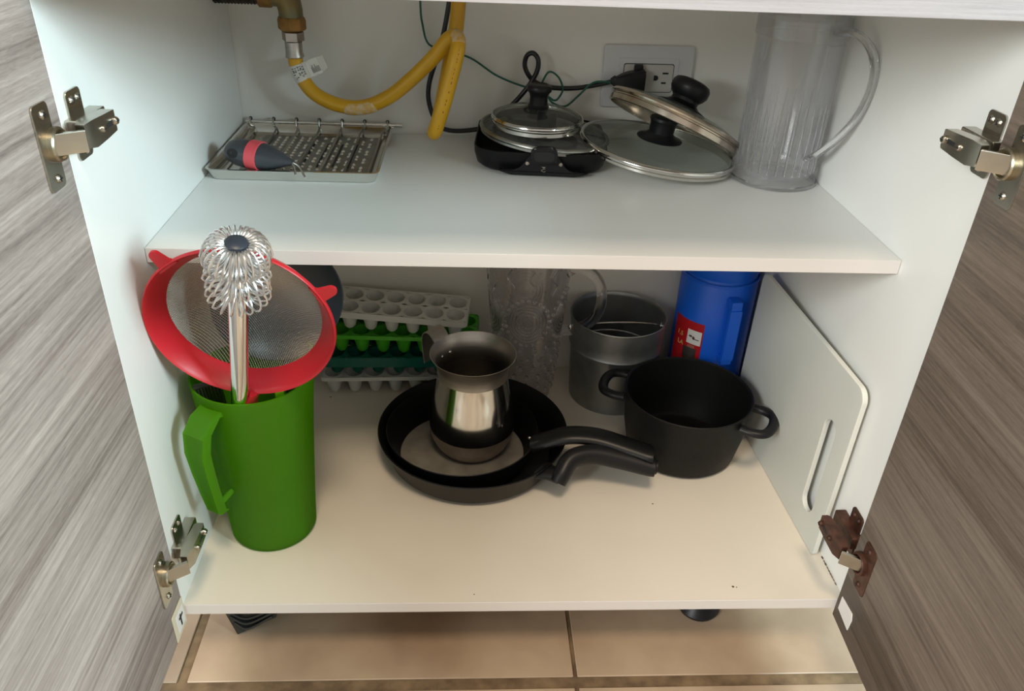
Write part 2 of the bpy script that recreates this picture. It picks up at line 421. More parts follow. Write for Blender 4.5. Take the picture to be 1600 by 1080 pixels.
def hinge(s, x_door, x_side, zc, mats, rot, dz=0.0, splay=0.0):
    """concealed hinge: cup plate on the door, arm, mounting plate on the side panel; s=+1 left door (fittings point to +x)"""
    plate_m, arm_m, cup_m, mount_m = mats
    h = bpy.data.objects.new('hinge', None); C.objects.link(h); h.parent = cab; h.location = (0, 0, zc); h.empty_display_size = 0.02
    def X(x): return x_door + s * x
    YZ = Matrix(((0, 0, s, 0), (1, 0, 0, 0), (0, 1, 0, 0), (0, 0, 0, 1)))     # prism in y,z with thickness along s*x
    # cup plate with rounded screw ears and a wide middle, on the door face
    poly = rrect(0.0250, 0.066, 0.005, 5, -0.0315, 0)
    cp = B().prism(poly, 0.0020, 0.0007, mx=T(X(0), 0, 0) @ YZ)
    cp.build('cup_plate', plate_m, h)
    cup = B().lathe([(0.0135, 0.0), (0.0135, 0.0042), (0.0122, 0.0055), (0.0108, 0.0050), (0.0098, 0.0015), (0.0, 0.0012)], 28,
                    mx=T(X(0.0018), -0.0225, 0) @ Matrix.Rotation(s * PI / 2, 4, 'Y'))
    cup.build('cup', cup_m, h)
    for zz in (0.0245, -0.0245):
        sc = B().lathe([(0, 0.0022), (0.0024, 0.0019), (0.0036, 0.0006), (0.0036, 0)], 16, mx=T(X(0.0018), -0.0300, zz) @ Matrix.Rotation(s * PI / 2, 4, 'Y'))
        sc.box(-0.0024, 0.0024, -0.0004, 0.0004, 0.0018, 0.0024, 0, mi=1, mx=T(X(0.0018), -0.0300, zz) @ Matrix.Rotation(s * PI / 2, 4, 'Y'))
        sc.box(-0.0004, 0.0004, -0.0024, 0.0024, 0.0018, 0.0024, 0, mi=1, mx=T(X(0.0018), -0.0300, zz) @ Matrix.Rotation(s * PI / 2, 4, 'Y'))
        sc.build('screw', [plate_m, M['slot']], h)
    # crank arm leaving the cup, then bending to the body of the arm over the side panel
    ax = 0.018 + splay
    kn = B()
    kn.box(-0.0135, 0.0135, -0.0020, 0.0020, -0.0085, 0.0085, 0.0009,
           mx=T((X(0.004) + X(ax)) / 2, -0.0205, 0.0005) @ Matrix.Rotation(s * R_(34), 4, 'Z'))
    kn.build('knuckle', M['nickel'], h)
    ab = B()
    MX = T(X(ax - 0.001), -0.009, 0.002) @ Matrix.Rotation(R_(90) - s * R_(2), 4, 'Z') @ Matrix.Rotation(R_(-dz), 4, 'Y')
    # tapered channel: local x runs back into the cabinet
    def chan(x, wv, t): return [(x, -t, -wv), (x, t, -wv), (x, t, wv), (x, -t, wv)]
    secs = [chan(0.0, .0092, .0035), chan(0.010, .0108, .0060), (chan(0.030, .0098, .0060)), chan(0.050, .0086, .0052), chan(0.054, .0070, .0035)]
    vs = [p for q in secs for p in q]; fs = [(3, 2, 1, 0), tuple(len(vs) - 4 + k for k in range(4))]
    for i in range(len(secs) - 1):
        for k in range(4): fs.append((4 * i + k, 4 * i + (k + 1) % 4, 4 * i + 4 + (k + 1) % 4, 4 * i + 4 + k))
    ab.add(vs, fs, 0, MX)
    ab.box(0.030, 0.043, -s * -0.0052, -s * 0.0060, -0.0022, 0.0022, 0.0004, mi=1, mx=MX, seg=1)
    ab.build('arm', [arm_m, M['slot']], h, smooth=30)
    for xx, rr in ((0.0235, 0.0030), (0.0475, 0.0036)):
        q = MX @ T(xx, -s * 0.0055, 0) @ Matrix.Rotation(s * PI / 2, 4, 'X')
        sc = B().lathe([(0, 0.0030), (rr * 0.7, 0.0028), (rr, 0.0012), (rr, -0.001)], 16, mx=q)
        sc.box(-rr * .6, rr * .6, -0.0004, 0.0004, 0.0026, 0.0033, 0, mi=1, mx=q)
        sc.build('adjusting_screw', [plate_m, M['slot']], h)
    # winged mounting plate on the side panel
    mp = B()
    xs = x_side
    MY = T(xs, 0, 0) @ YZ
    mp.prism(rrect(0.026, 0.056, 0.0045, 5, 0.026, 0.002), 0.0022, 0.0007, mx=MY)
    mp.prism(rrect(0.050, 0.0165, 0.002, 3, 0.029, 0.002), 0.0125, 0.0012, mx=MY)
    mp.build('mounting_plate', mount_m, h)
    for zz in (0.0225, -0.0190):
        for yy in ((0.0205, 0.0315) if zz > 0 else (0.026,)):
            q = T(xs + s * 0.0020, yy, zz) @ Matrix.Rotation(s * PI / 2, 4, 'Y')
            sc = B().lathe([(0, 0.0026), (0.0022, 0.0022), (0.0036, 0.0006), (0.0036, 0)], 14, mx=q)
            sc.box(-0.0022, 0.0022, -0.0004, 0.0004, 0.0020, 0.0028, 0, mi=1, mx=q)
            sc.build('screw', [mount_m, M['slot']], h)
    return h
hinge(+1, 0.0008, 0.0, 0.5370, (M['nickel'], M['nickel'], M['brass'], M['nickel']), 0)
hinge(+1, 0.0008, 0.0, 0.0740, (M['nickel'], M['nickel'], M['brass'], M['nickel']), 0)
hinge(-1, 0.7600, W, 0.5390, (M['nickel'], M['nickel'], M['brass'], M['nickel']), 0)
hr = hinge(-1, 0.7600, W, 0.0830, (M['rust'], M['rust'], M['rust'], M['rust']), 0)
hr['label'] = 'rusty brown hinge'

# adjustable feet under the bottom panel
f1 = B()
f1.lathe([(0, -0.085), (0.026, -0.085), (0.028, -0.080), (0.024, -0.074), (0.018, -0.068), (0.018, -0.002), (0.03, 0), (0, 0)], 28)
f1.box(-0.018, 0.032, -0.034, -0.020, -0.022, -0.0002, 0.001)
fo = f1.build('foot', M['bake'], cab, loc=(0.628, 0.078, -0.015))
f2 = B()
vs = [(-0.034, -0.02, 0), (0.034, -0.02, 0), (0.034, 0.03, 0), (-0.034, 0.03, 0), (-0.030, -0.030, -0.030), (-0.014, -0.034, -0.0835), (0.034, -0.026, -0.062), (0.030, 0.03, -0.084), (-0.028, 0.03, -0.0845)]
fs = [(0, 1, 2, 3), (0, 4, 5, 6, 1), (1, 6, 7, 2), (2, 7, 8, 3), (3, 8, 4, 0), (4, 8, 5), (5, 8, 7, 6)]
f2.add(vs, fs)
for k in range(4):
    f2.tube(spline([(-0.028 + k * .004, -0.029 - .001 * k, -0.034 - k * .010), (0.0, -0.0335, -0.046 - k * .009), (0.030, -0.028, -0.040 - k * .006)], 5), 0.0022, 6)
f2.build('foot', M['foil'], cab, smooth=25, loc=(0.052, 0.073, -0.015))['label'] = 'foot wrapped in crinkled black plastic'

# ------------------------------------------------------------------ gas pipe and hose
gp = thing('gas_pipe', 'corroded brass gas pipe elbow on back wall at top left', 'pipe', (0.092, 0.452, 0.555))
el = B()
el.tube([(-0.024, 0, 0.0295), (-0.013, 0, 0.0292), (-0.005, 0, 0.0265), (-0.0005, 0, 0.020), (0.001, 0, 0.011), (0.001, 0, 0.002)], [0.0145, 0.0150, 0.0158, 0.0158, 0.0152, 0.0150], 24)
el.build('elbow', M['pipe'], gp)
B().tube([(0.001, 0, 0.003), (0.001, 0, -0.001), (0.001, 0, -0.011), (0.001, 0, -0.013)], [0.0165, 0.0180, 0.0178, 0.0150], 8).build('collar', M['pipe_o'], gp, smooth=25)
B().tube([(-0.020, 0, 0.0295), (-0.022, 0, 0.0295), (-0.036, 0, 0.0297), (-0.037, 0, 0.0297)], [0.0150, 0.0168, 0.0168, 0.0150], 20).build('collar', M['pipe_o'], gp)
th = B(); pts = []; rad = []
for k in range(29):
    pts.append((-0.036 - k * 0.002, 0.0, 0.0299)); rad.append(0.0128 + 0.0014 * (k % 2))
th.tube(pts, rad, 20)
th.build('threaded_pipe', M['pipe_d'], gp)
hosew = thing('gas_hose', 'yellow rubber gas hose hanging in a loop from the brass elbow', 'hose', (0.0, 0.0, 0.0))
fe = B()
fe.tube([(0.0932, 0.452, 0.5420), (0.0932, 0.452, 0.5405), (0.0930, 0.4525, 0.530), (0.0930, 0.4525, 0.529)], [0.0100, 0.0140, 0.0140, 0.0100], 6)
fe.build('hex_nut', M['satin_dark'], hosew, smooth=25)
B().tube([(0.0928, 0.4525, 0.530), (0.0926, 0.453, 0.5285), (0.0926, 0.453, 0.515), (0.0930, 0.453, 0.5095), (0.0930, 0.453, 0.508)], [0.0095, 0.0112, 0.0110, 0.0122, 0.0095], 20).build('ferrule', M['satin'], hosew)
hp = [(0.0928, 0.453, 0.510), (0.0935, 0.453, 0.500), (0.0990, 0.452, 0.4835), (0.1150, 0.448, 0.4640), (0.1450, 0.441, 0.4520), (0.1800, 0.435, 0.4520),
      (0.2150, 0.428, 0.4680), (0.2470, 0.420, 0.4950), (0.2760, 0.410, 0.5250), (0.2920, 0.402, 0.5455), (0.3020, 0.394, 0.5500), (0.3045, 0.385, 0.5420),
      (0.3010, 0.380, 0.5250), (0.2890, 0.378, 0.4800), (0.2775, 0.382, 0.4430), (0.2740, 0.390, 0.4330), (0.2755, 0.404, 0.4330), (0.2800, 0.414, 0.4480), (0.2930, 0.428, 0.5100), (0.3040, 0.440, 0.5800), (0.3090, 0.446, 0.7400)]
hs = spline(hp, 9)
B().tube(hs, 0.0094, 18).build('hose', M['hose'], hosew)
# scuffs worn pale on the sagging part and on the bend
sc = B()
seg = [i for i, q in enumerate(hs) if 0.150 < q.x < 0.200 and q.z < 0.47 and i < 60]
sp_ = hs[seg[0]:seg[-1] + 1]
rr = [0.0088 + 0.0008 * math.sin(PI * i / (len(sp_) - 1)) ** 0.5 if 0 < i < len(sp_) - 1 else 0.006 for i in range(len(sp_))]
sc.tube([q + Vector((0, -0.0006, -0.0008)) for q in sp_], rr, 16)
sc.build('worn_patch', M['scuff'], hosew)['label'] = 'pale scuffed patch'
sc = B(); i0 = 9 * 10
sc.tube([q + Vector((0.0004, -0.0006, 0.0004)) for q in hs[i0 - 2:i0 + 10]], [0.006] + [0.0093] * 10 + [0.006], 16)
sc.build('worn_patch', M['scuff'], hosew)['label'] = 'pale scuffed patch'
pr = B()
for i in range(9 * 11 + 4, 9 * 14, 1):
    if random.random() < 0.62:
        q = hs[i]; t = (hs[i + 1] - hs[i]).normalized()
        n = Vector((0.25, -1, 0.15)); n = (n - t * n.dot(t)).normalized()
        b = t.cross(n)
        f = Matrix((t, b, n)).transposed().to_4x4(); f.translation = q + n * 0.0093
        L = random.uniform(.0006, .0016)
        pr.box(-L, L, random.uniform(-.0007, 0), random.uniform(.0003, .0009), -0.0002, 0.0003, 0, mx=f)
stuff(pr.build('printed_text', M['redink'], hosew, smooth=0))
# paper tag wrapped round the hose under the ferrule
tg = B()
tw = [Vector((0.0935, 0.4528, 0.5000)), Vector((0.0962, 0.4525, 0.4905)), Vector((0.1015, 0.4515, 0.4800))]
tg.tube(spline(tw, 4), 0.0104, 20)
fl = T(0.113, 0.449, 0.4965) @ Matrix.Rotation(R_(-22), 4, 'Y') @ Matrix.Rotation(R_(12), 4, 'Z')
for k, (dx, tilt) in enumerate(((0, 0), (0.0035, 14), (0.007, 24))):
    tg.box(-0.012 + dx, 0.012 + dx * 1.2, -0.0004, 0.0004, -0.0105 + .001 * k, 0.0105 - .001 * k, 0, mx=fl @ Matrix.Rotation(R_(tilt - 8), 4, 'Z'))
tgo = tg.build('paper_tag', M['paper'], hosew)
bar = B()
ts = spline(tw, 8)
for i in range(2, len(ts) - 3):
    t = (ts[i + 1] - ts[i]).normalized()
    for ang in (-48, -30, -12, 8, 26):
        if random.random() < 0.66:
            n = Matrix.Rotation(R_(ang), 3, t) @ (Vector((0, -1, 0)) - t * t.dot(Vector((0, -1, 0)))).normalized()
            b = t.cross(n)
            f = Matrix((t, b, n)).transposed().to_4x4(); f.translation = ts[i] + n * 0.0104
            bar.box(-random.uniform(.0003, .0007), random.uniform(.0002, .0005), -0.0013, random.uniform(.0004, .0013), -0.0002, 0.0003, 0, mx=f)
for k in range(14):
    bar.box(-0.011 + k * .0016, -0.0104 + k * .0016, -0.0008, -0.0003, -0.007, -0.007 + random.uniform(.003, .011), 0, mx=fl @ Matrix.Rotation(R_(-8), 4, 'Z'))
stuff(bar.build('printed_text', M['ink'], tgo, smooth=0))

# ------------------------------------------------------------------ outlet, plug, cord, ground wire
wo = thing('wall_outlet', 'white double wall outlet on the back wall with one plug in it', 'outlet', (0.5675, D, 0.4855), (0, R_(-0.4), 0))
XZ = Matrix(((1, 0, 0, 0), (0, 0, -1, 0), (0, 1, 0, 0), (0, 0, 0, 1)))     # prism drawn in x,z; grows towards the viewer
B().prism(rrect(0.127, 0.085, 0.005, 5), 0.0075, 0.003, mx=XZ, seg=3).build('cover_plate', M['plate'], wo)
B().prism(rrect(0.084, 0.052, 0.003, 4), 0.0092, 0.001, mx=XZ).build('inner_frame', M['plate'], wo)
B().prism(rrect(0.0710, 0.0390, 0.003, 4), 0.0094, 0.0002, mx=T(0.0005, 0, -0.0005) @ XZ).build('shadow_gap', M['slot'], wo)
B().prism(rrect(0.0690, 0.0370, 0.0025, 4), 0.0104, 0.0005, mx=T(0.0005, 0, -0.0005) @ XZ).build('socket_module', M['plate_i'], wo)
for (x, z, w, h) in ((0.0245, 0.0065, 0.0085, 0.0024), (0.0230, -0.0065, 0.0068, 0.0024)):
    B().box(x - w / 2, x + w / 2, -0.0108, -0.008, z - h / 2, z + h / 2, 0.0003, seg=1).build('socket_slot', M['slot'], wo)
B().prism([(0.0085, 0.0035), (0.0125, 0.0035), (0.0148, 0.0015), (0.0148, -0.0015), (0.0125, -0.0035), (0.0085, -0.0035)], 0.0108, mx=XZ).build('socket_slot', M['slot'], wo)

pc = thing('power_cord', 'black power cord with its plug pushed into the white outlet', 'cord', (0, 0, 0))
pl = B()
def sect(x, y, w, h):   # cross-section of the plug at x, in y,z
    return [(x, y + a * w, 0.4835 + b * h + (0.545 - x) * -0.02) for a, b in ((-1, -.7), (-.7, -1), (.7, -1), (1, -.7), (1, .7), (.7, 1), (-.7, 1), (-1, .7))]
secs = [sect(0.5135, 0.4865, 0.0030, 0.0032), sect(0.5190, 0.4860, 0.0055, 0.0070), sect(0.5210, 0.4855, 0.0050, 0.0060), sect(0.5290, 0.4850, 0.0080, 0.0098), sect(0.5380, 0.4850, 0.0100, 0.0125), sect(0.5580, 0.4875, 0.0118, 0.0150), sect(0.5600, 0.4875, 0.0110, 0.0142)]
vs = [p for q in secs for p in q]; fs = [tuple(range(8)), tuple(len(vs) - 8 + k for k in range(8))]
for i in range(len(secs) - 1):
    for k in range(8): fs.append((8 * i + k, 8 * i + (k + 1) % 8, 8 * i + 8 + (k + 1) % 8, 8 * i + 8 + k))
pl.add(vs, fs)
pl.box(0.546, 0.5585, 0.4905, 0.4998, 0.470, 0.5045, 0.003)
pl.build('plug', M['bake'], pc, smooth=35)
cp = [(0.297, 0.485, 0.70), (0.294, 0.488, 0.600), (0.282, 0.494, 0.529), (0.2635, 0.497, 0.470), (0.2650, 0.498, 0.435), (0.282, 0.496, 0.4085), (0.321, 0.494, 0.4075), (0.350, 0.488, 0.4200), (0.386, 0.482, 0.456), (0.408, 0.480, 0.488), (0.4115, 0.479, 0.508), (0.404, 0.481, 0.5175), (0.3955, 0.485, 0.5120), (0.3950, 0.488, 0.496), (0.4080, 0.489, 0.4790), (0.432, 0.4885, 0.4715), (0.465, 0.488, 0.4715), (0.495, 0.487, 0.477), (0.517, 0.4865, 0.4825)]
B().tube(spline(cp, 8), 0.0033, 10).build('cable', M['cable'], pc)
gw = [(0.253, 0.490, 0.70), (0.2535, 0.494, 0.577), (0.256, 0.498, 0.545), (0.2630, 0.500, 0.522), (0.283, 0.500, 0.5145), (0.320, 0.502, 0.5045), (0.356, 0.500, 0.4830), (0.392, 0.494, 0.4710), (0.4160, 0.484, 0.4690), (0.4190, 0.478, 0.4820), (0.4270, 0.476, 0.4950), (0.4400, 0.476, 0.4880), (0.4470, 0.478, 0.4720), (0.4420, 0.480, 0.4590), (0.4360, 0.480, 0.4560), (0.4280, 0.478, 0.4610), (0.4350, 0.476, 0.4530), (0.4520, 0.474, 0.4500), (0.4690, 0.476, 0.4640), (0.4850, 0.480, 0.4790), (0.4980, 0.481, 0.4830), (0.5130, 0.4815, 0.4815)]
g = B().tube(spline(gw, 8), 0.0014, 8).build('ground_wire', M['wire'])
tag(g, 'thin green wire curling beside the black power cord', 'wire')

# ------------------------------------------------------------------ steel tray, wire rack, grater sheet and peeler
tr = thing('baking_tray', 'shallow shiny steel tray in the back left corner of the shelf', 'tray', (0.1085, 0.400, ZS), (0, 0, R_(-0.6)))
tb = B()
X0, X1, Y0, Y1 = -0.1035, 0.1035, -0.106, 0.102
def ring(x0, x1, y0, y1, z, r=0.006, n=4):
    return [(x, y, z) for x, y in rrect(x1 - x0, y1 - y0, r, n, (x0 + x1) / 2, (y0 + y1) / 2)]
rings = [ring(X0 + .006, X1 - .006, Y0 + .006, Y1 - .006, 0.0006, 0.010), ring(X0 + .001, X1 - .001, Y0 + .001, Y1 - .001, 0.0125, 0.010), ring(X0, X1, Y0, Y1, 0.0137, .010), ring(X0 + .0035, X1 - .0035, Y0 + .0035, Y1 - .0035, 0.0137, .008),
         ring(X0 + .0045, X1 - .0045, Y0 + .0045, Y1 - .0045, 0.0120, .008), ring(X0 + .0085, X1 - .0085, Y0 + .0085, Y1 - .0085, 0.0018, 0.008)]
vs = [p for q in rings for p in q]; n = len(rings[0]); fs = [tuple(range(n))[::-1], tuple(len(vs) - n + k for k in range(n))]
for i in range(len(rings) - 1):
    for k in range(n): fs.append((n * i + k, n * i + (k + 1) % n, n * i + n + (k + 1) % n, n * i + n + k))
tb.add(vs, fs)
tb.build('tray_pan', M['tray'], tr)
rk = thing('wire_rack', 'wire rack with seven thin rods lying in the steel tray', 'rack', (0.1085, 0.400, ZS), (0, 0, R_(-0.6)))
B().tube([(-0.1035, 0.0985, 0.0150), (0.0, 0.0990, 0.0148), (0.1150, 0.0985, 0.0150)], 0.0030, 10).build('rail', M['tray'], rk)
B().tube([(-0.0920, -0.0850, 0.0045), (0.0920, -0.0850, 0.0045)], 0.0018, 8).build('rail', M['tray'], rk)
for k in range(7):
    x = -0.0965 + 0.0318 * k
    x2 = max(min(x * 0.93, .090), -.090)
    B().tube(spline([(x, 0.1016, 0.0190), (x, 0.0965, 0.0192), (x, 0.0935, 0.0120), (x2, 0.086, 0.0068), (x2, 0.0, 0.0058), (x2, -0.0845, 0.0068)], 5), 0.0014, 8).build('rod', M['perf'] if k % 2 else M['satin'], rk)
    if True:
        B().sphere((x, 0.0998, 0.0190), 0.0026, 0.0030, 0.0026, n=6).build('rod_tip', M['slot'], rk)
gs = thing('grater_sheet', 'dark perforated grater sheet lying under the rack rods', 'grater', (0.1085, 0.400, ZS), (0, 0, R_(-0.6)))
B().box(-0.072, 0.088, -0.074, 0.076, 0.0020, 0.0030, 0.0004, seg=1).build('sheet', M['perf'], gs)
te = B()
cnt = 0
for i in range(13):
    for j in range(13):
        if abs(i - 8) < 5 and (i + j) % 3 == 2: continue
        x = -0.050 + i * 0.0105; y = -0.066 + j * 0.0108
        te.lathe([(0.0030, 0.0028), (0.0024, 0.0042), (0.0013, 0.0050), (0.0010, 0.0042)], 8, mx=T(x, y, 0) @ Matrix.Rotation(R_(30), 4, 'Z'))
        te.lathe([(0, 0.00445), (0.0012, 0.0044)], 8, mi=1, mx=T(x, y, 0))
stuff(te.build('grating_teeth', [M['tray'], M['slot']], gs))
ribs = B()
for i in range(4):
    ribs.box(0.0 + i * .019, 0.003 + i * .019, -0.055, 0.040, 0.0028, 0.0036, 0.0003, seg=1)
ribs.build('slots', M['slot'], gs)
pe = thing('peeler', 'dark grey handled peeler with coral red band lying on the tray', 'peeler', (0.064, 0.3165, ZS + 0.0255), (0, R_(4), R_(-16)))
hd = B()
prof = [(-0.040, 0.001), (-0.0385, 0.0065), (-0.034, 0.0110), (-0.024, 0.0142), (-0.010, 0.0150), (0.004, 0.0148), (0.018, 0.0128), (0.030, 0.0088), (0.040, 0.0050), (0.046, 0.003), (0.047, 0.0005)]
hd.tube([(x, 0, 0) for x, r in prof], 0.01, 24, sq=[(r * 1.32, r * 1.12) for x, r in prof])
hd.build('handle', M['handle'], pe)
B().tube([(-0.0075, 0, 0), (-0.007, 0, 0), (0.0065, 0, 0), (0.0070, 0, 0)], 0.01, 28, sq=[(.0190, .0160), (.0206, .0176), (.0203, .0173), (.0188, .0158)]).build('band', M['coral'], pe)['label'] = 'coral red band'
B().lathe([(0, 0.0010), (0.0062, 0.0008), (0.0070, -0.0025)], 20, sx=1.2, sy=0.85, mx=frame((-0.0225, -0.0172, 0.0040), (-0.2, -0.93, 0.32))).build('hanging_hole', M['slot'], pe)
B().tube(spline([(0.044, 0, 0), (0.054, -0.002, -0.002), (0.064, -0.010, -0.007), (0.070, -0.016, -0.0095)], 5), 0.0013, 8).build('wire_shank', M['chrome'], pe)
B().tube(spline([(0.044, 0, 0), (0.052, -0.008, -0.003), (0.058, -0.016, -0.0085)], 5), 0.0013, 8).build('wire_shank', M['chrome'], pe)

# ------------------------------------------------------------------ square pan and the four lids
sp = thing('square_pan', 'small black square frying pan at back of shelf under two lids', 'pan', (0.4150, 0.4230, ZS), (0, 0, R_(-4)))
def sqring(w, d, r, z, n=8): return [(x, y, z) for x, y in rrect(w, d, r, n)]
rg = [sqring(.130, .126, .02, 0), sqring(.150, .146, .028, .001), sqring(.164, .160, .032, .007), sqring(.171, .167, .034, .020), sqring(.172, .168, .034, .0285), sqring(.1690, .165, .0325, .0290), sqring(.1670, .163, .0315, .0275), sqring(.160, .156, .030, .008), sqring(.146, .142, .026, .003)]
vs = [p for q in rg for p in q]; n = len(rg[0]); fs = [tuple(range(n))[::-1], tuple(len(vs) - n + k for k in range(n))]
for i in range(len(rg) - 1):
    for k in range(n): fs.append((n * i + k, n * i + (k + 1) % n, n * i + n + (k + 1) % n, n * i + n + k))
B().add(vs, fs).build('pan_body', M['black'], sp)
# bell-shaped handle bracket on the front wall
bell = []
for i in range(25):
    t = -1 + 2 * i / 24
    bell.append((t * 0.056, 0.0075 + 0.031 * math.exp(-(abs(t) / 0.42) ** 3)))
poly = [(-0.056, 0.006), (-0.050, 0.0035), (-0.040, 0.0015), (0.040, 0.0015), (0.050, 0.0035), (0.056, 0.006)] + bell[::-1]
bk = B().prism(poly, 0.007, 0.0015, mx=T(0.004, -0.0815, 0) @ XZ)
bk.build('handle_bracket', M['bake'], sp)
bx = B().prism(rrect(.034, .019, .008, 5, 0.004, 0.0290), 0.016, 0.002, mx=T(0.0, -0.0815, 0) @ XZ)
bx.build('handle_socket', M['bake'], sp)
B().prism(rrect(.026, .012, .0055, 5, 0.004, 0.0290), 0.0165, 0.0, mx=T(0.0, -0.0815, 0) @ XZ).build('socket_hole', M['slot'], sp)
for dx in (-0.0165, 0.0255):
    B().lathe([(0, 0.0020), (0.0022, 0.0015), (0.0028, 0)], 12, mx=T(dx, -0.0887, 0.0175) @ Matrix.Rotation(PI / 2, 4, 'X')).build('rivet', M['satin_dark'], sp)
em = B()   # small pressed emblem: a triangle over a double curve
em.prism([(0.0015, 0.0135), (0.0070, 0.0135), (0.0045, 0.0112)], 0.0006, mx=T(0, -0.0885, 0) @ XZ)
em.tube(spline([(0.0065, -0.0888, 0.0112), (0.003, -0.0888, 0.0098), (0.0015, -0.0888, 0.0084), (0.005, -0.0888, 0.0070), (0.007, -0.0888, 0.0082)], 4), 0.0005, 5)
em.build('emblem', M['satin_dark'], sp)

def lid(name, label, c, nrm, r, dome, knob, xh=(1, 0, 0), skirt=0.007, rim_m=None, group=None, glass='glass'):
    o = thing(name, label, 'lid', c, frame((0, 0, 0), nrm, xh).to_euler(), group)
    g = B(); prof = []
    for k in range(9):
        a = k / 8; prof.append((r * 0.965 * math.cos(a * PI / 2), 0.001 + dome * math.sin(a * PI / 2)))
    prof[-1] = (0.0, 0.001 + dome)
    g.lathe(prof, 64); g.build('glass', M[glass], o)
    rim = B().lathe([(r * 0.945, 0.0015), (r * 0.965, 0.0034), (r * 0.985, 0.0036), (r, 0.0020), (r + 0.0006, 0.0), (r - 0.0002, -0.0018), (r - 0.0030, -0.0026), (r - 0.0030, -0.0040), (r - 0.0014, -0.0052), (r - 0.0016, -skirt + .0008), (r - 0.0028, -skirt), (r - 0.0046, -skirt), (r - 0.0056, -0.001), (r * 0.945, 0.0003), (r * 0.945, 0.0015)], 72)
    rim.build('rim', rim_m or M['steel'], o)
    kb = B().lathe([(0, dome + 0.0008)] + [(a, dome + b) for a, b in knob], 36)
    kb.build('knob', M['bake'], o)
    return o
knobA = [(0.0135, 0.0008), (0.0140, 0.003), (0.0120, 0.005), (0.0115, 0.014), (0.0130, 0.019), (0.0158, 0.022), (0.0163, 0.026), (0.0145, 0.029), (0.0110, 0.0302), (0.0090, 0.0290), (0, 0.0288)]
knobB = [(0.0130, 0.0008), (0.0132, 0.020), (0.0120, 0.0225), (0, 0.023)]
knobC = [(0.0300, 0.0008), (0.0305, 0.0022), (0.0200, 0.0060), (0.0165, 0.010), (0.0170, 0.022), (0.0190, 0.026), (0.0180, 0.029), (0, 0.030)]
knobD = [(0.0340, 0.0010), (0.0345, 0.0022), (0.0235, 0.0060), (0.0185, 0.010), (0.0185, 0.014), (0.0225, 0.0180), (0.0262, 0.0240), (0.0262, 0.0320), (0.0235, 0.0365), (0.0180, 0.0385), (0.0130, 0.0372), (0, 0.0370)]
lid('pan_lid', 'flat glass lid lying directly on the black square pan', (0.4200, 0.4200, ZS + 0.0335), (0.09, 0.0, 1), 0.0870, 0.005, knobB, skirt=0.003, glass='glass_grey', rim_m=M['perf'])
lid('pan_lid', 'smallest glass lid with steel rim and tall black knob, topmost over the square pan', (0.4080, 0.4060, ZS + 0.0555), (0.02, 0.0, 1), 0.0600, 0.013, knobA, skirt=0.0105)
lid('pan_lid', 'largest glass lid with thin steel rim, leaning right of the square pan', (0.5700, 0.4010, 0.4185), (0.125, -0.012, 1), 0.1055, 0.010, knobC, skirt=0.0090)
lid('pan_lid', 'tilted glass lid with wide rusty steel rim and round black knob, under the outlet', (0.5930, 0.4150, 0.4520), (0.451, 0.270, 1), 0.0935, 0.014, knobD, skirt=0.0125, rim_m=M['rimworn'])

# ------------------------------------------------------------------ clear blender jar
bj = thing('blender_jar', 'tall clear plastic blender jar with handle at the right end of shelf', 'jar', (0.7145, 0.352, ZS))
rb, rt, hh = 0.0500, 0.0535, 0.197
pr_ = [(0.0, 0.010), (rb - .004, 0.010), (rb - .002, 0.013), (rt - .0022, hh), (rt, hh + .0004), (rt + 0.0002, hh - .002), (rt - .0002, hh - .022), (rt - .0012, hh - .023), (rb + .001, 0.026), (rb + .0035, 0.0235), (rb + .0040, 0.004), (rb + .0032, 0.001), (rb, 0.0), (rb - .006, 0.002), (0.0, 0.003)]
B().lathe(pr_, 72).build('jar_body', M['jar'], bj)
B().lathe([(rb + .0030, 0.0), (rb + .0052, 0.0005), (rb + .0054, 0.0045), (rb + .003, 0.0055), (rb + .0030, 0.0)], 72).build('base_ring', M['thick'], bj)
fl_ = B()
for k in range(30):
    a = 2 * PI * k / 30
    r0 = rb - .0012; fl_.tube([(r0 * math.cos(a), r0 * math.sin(a), 0.018), ((r0 + .0008) * math.cos(a), (r0 + .0008) * math.sin(a), 0.066), ((r0 + .0016) * math.cos(a), (r0 + .0016) * math.sin(a), 0.105)], [0.0016, 0.0017, 0.0005], 6)
stuff(fl_.build('ribs', M['thick'], bj))
B().lathe([(0, hh + 0.004), (rt - .010, hh + .004), (rt - .008, hh + .010), (rt + .0006, hh + .010), (rt + .0012, hh + .008), (rt + .0010, hh - .020), (rt + 0.0006, hh - .020), (rt + .0006, hh + .002), (0, hh + .002)], 64).build('jar_lid', M['jar'], bj)
u = Vector((0.47, -0.883, 0)).normalized(); vperp = Vector((-u.y, u.x, 0))
hpth = [u * 0.050 + Vector((0, 0, 0.186)), u * 0.072 + Vector((0, 0, 0.190)), u * 0.094 + Vector((0, 0, 0.182)), u * 0.108 + Vector((0, 0, 0.165)), u * 0.112 + Vector((0, 0, 0.140)), u * 0.104 + Vector((0, 0, 0.108)), u * 0.086 + Vector((0, 0, 0.078)), u * 0.063 + Vector((0, 0, 0.052)), u * 0.049 + Vector((0, 0, 0.040))]
hq = spline(hpth, 7)
B().tube(hq, 0.01, 14, sq=[(0.0085, 0.0036)] * len(hq)).build('handle', M['thick'], bj)
B().tube([q + (q - u * 0.04 - Vector((0, 0, .11))).normalized() * .0036 for q in hq[4:-6]], 0.0016, 8).build('handle_rib', M['thick'], bj)
B().box(-0.010, 0.010, -0.004, 0.006, -0.011, 0.011, 0.002, mx=frame(u * 0.052 + Vector((0, 0, 0.184)), (0, 0, 1), vperp)).build('handle_mount', M['jar'], bj)

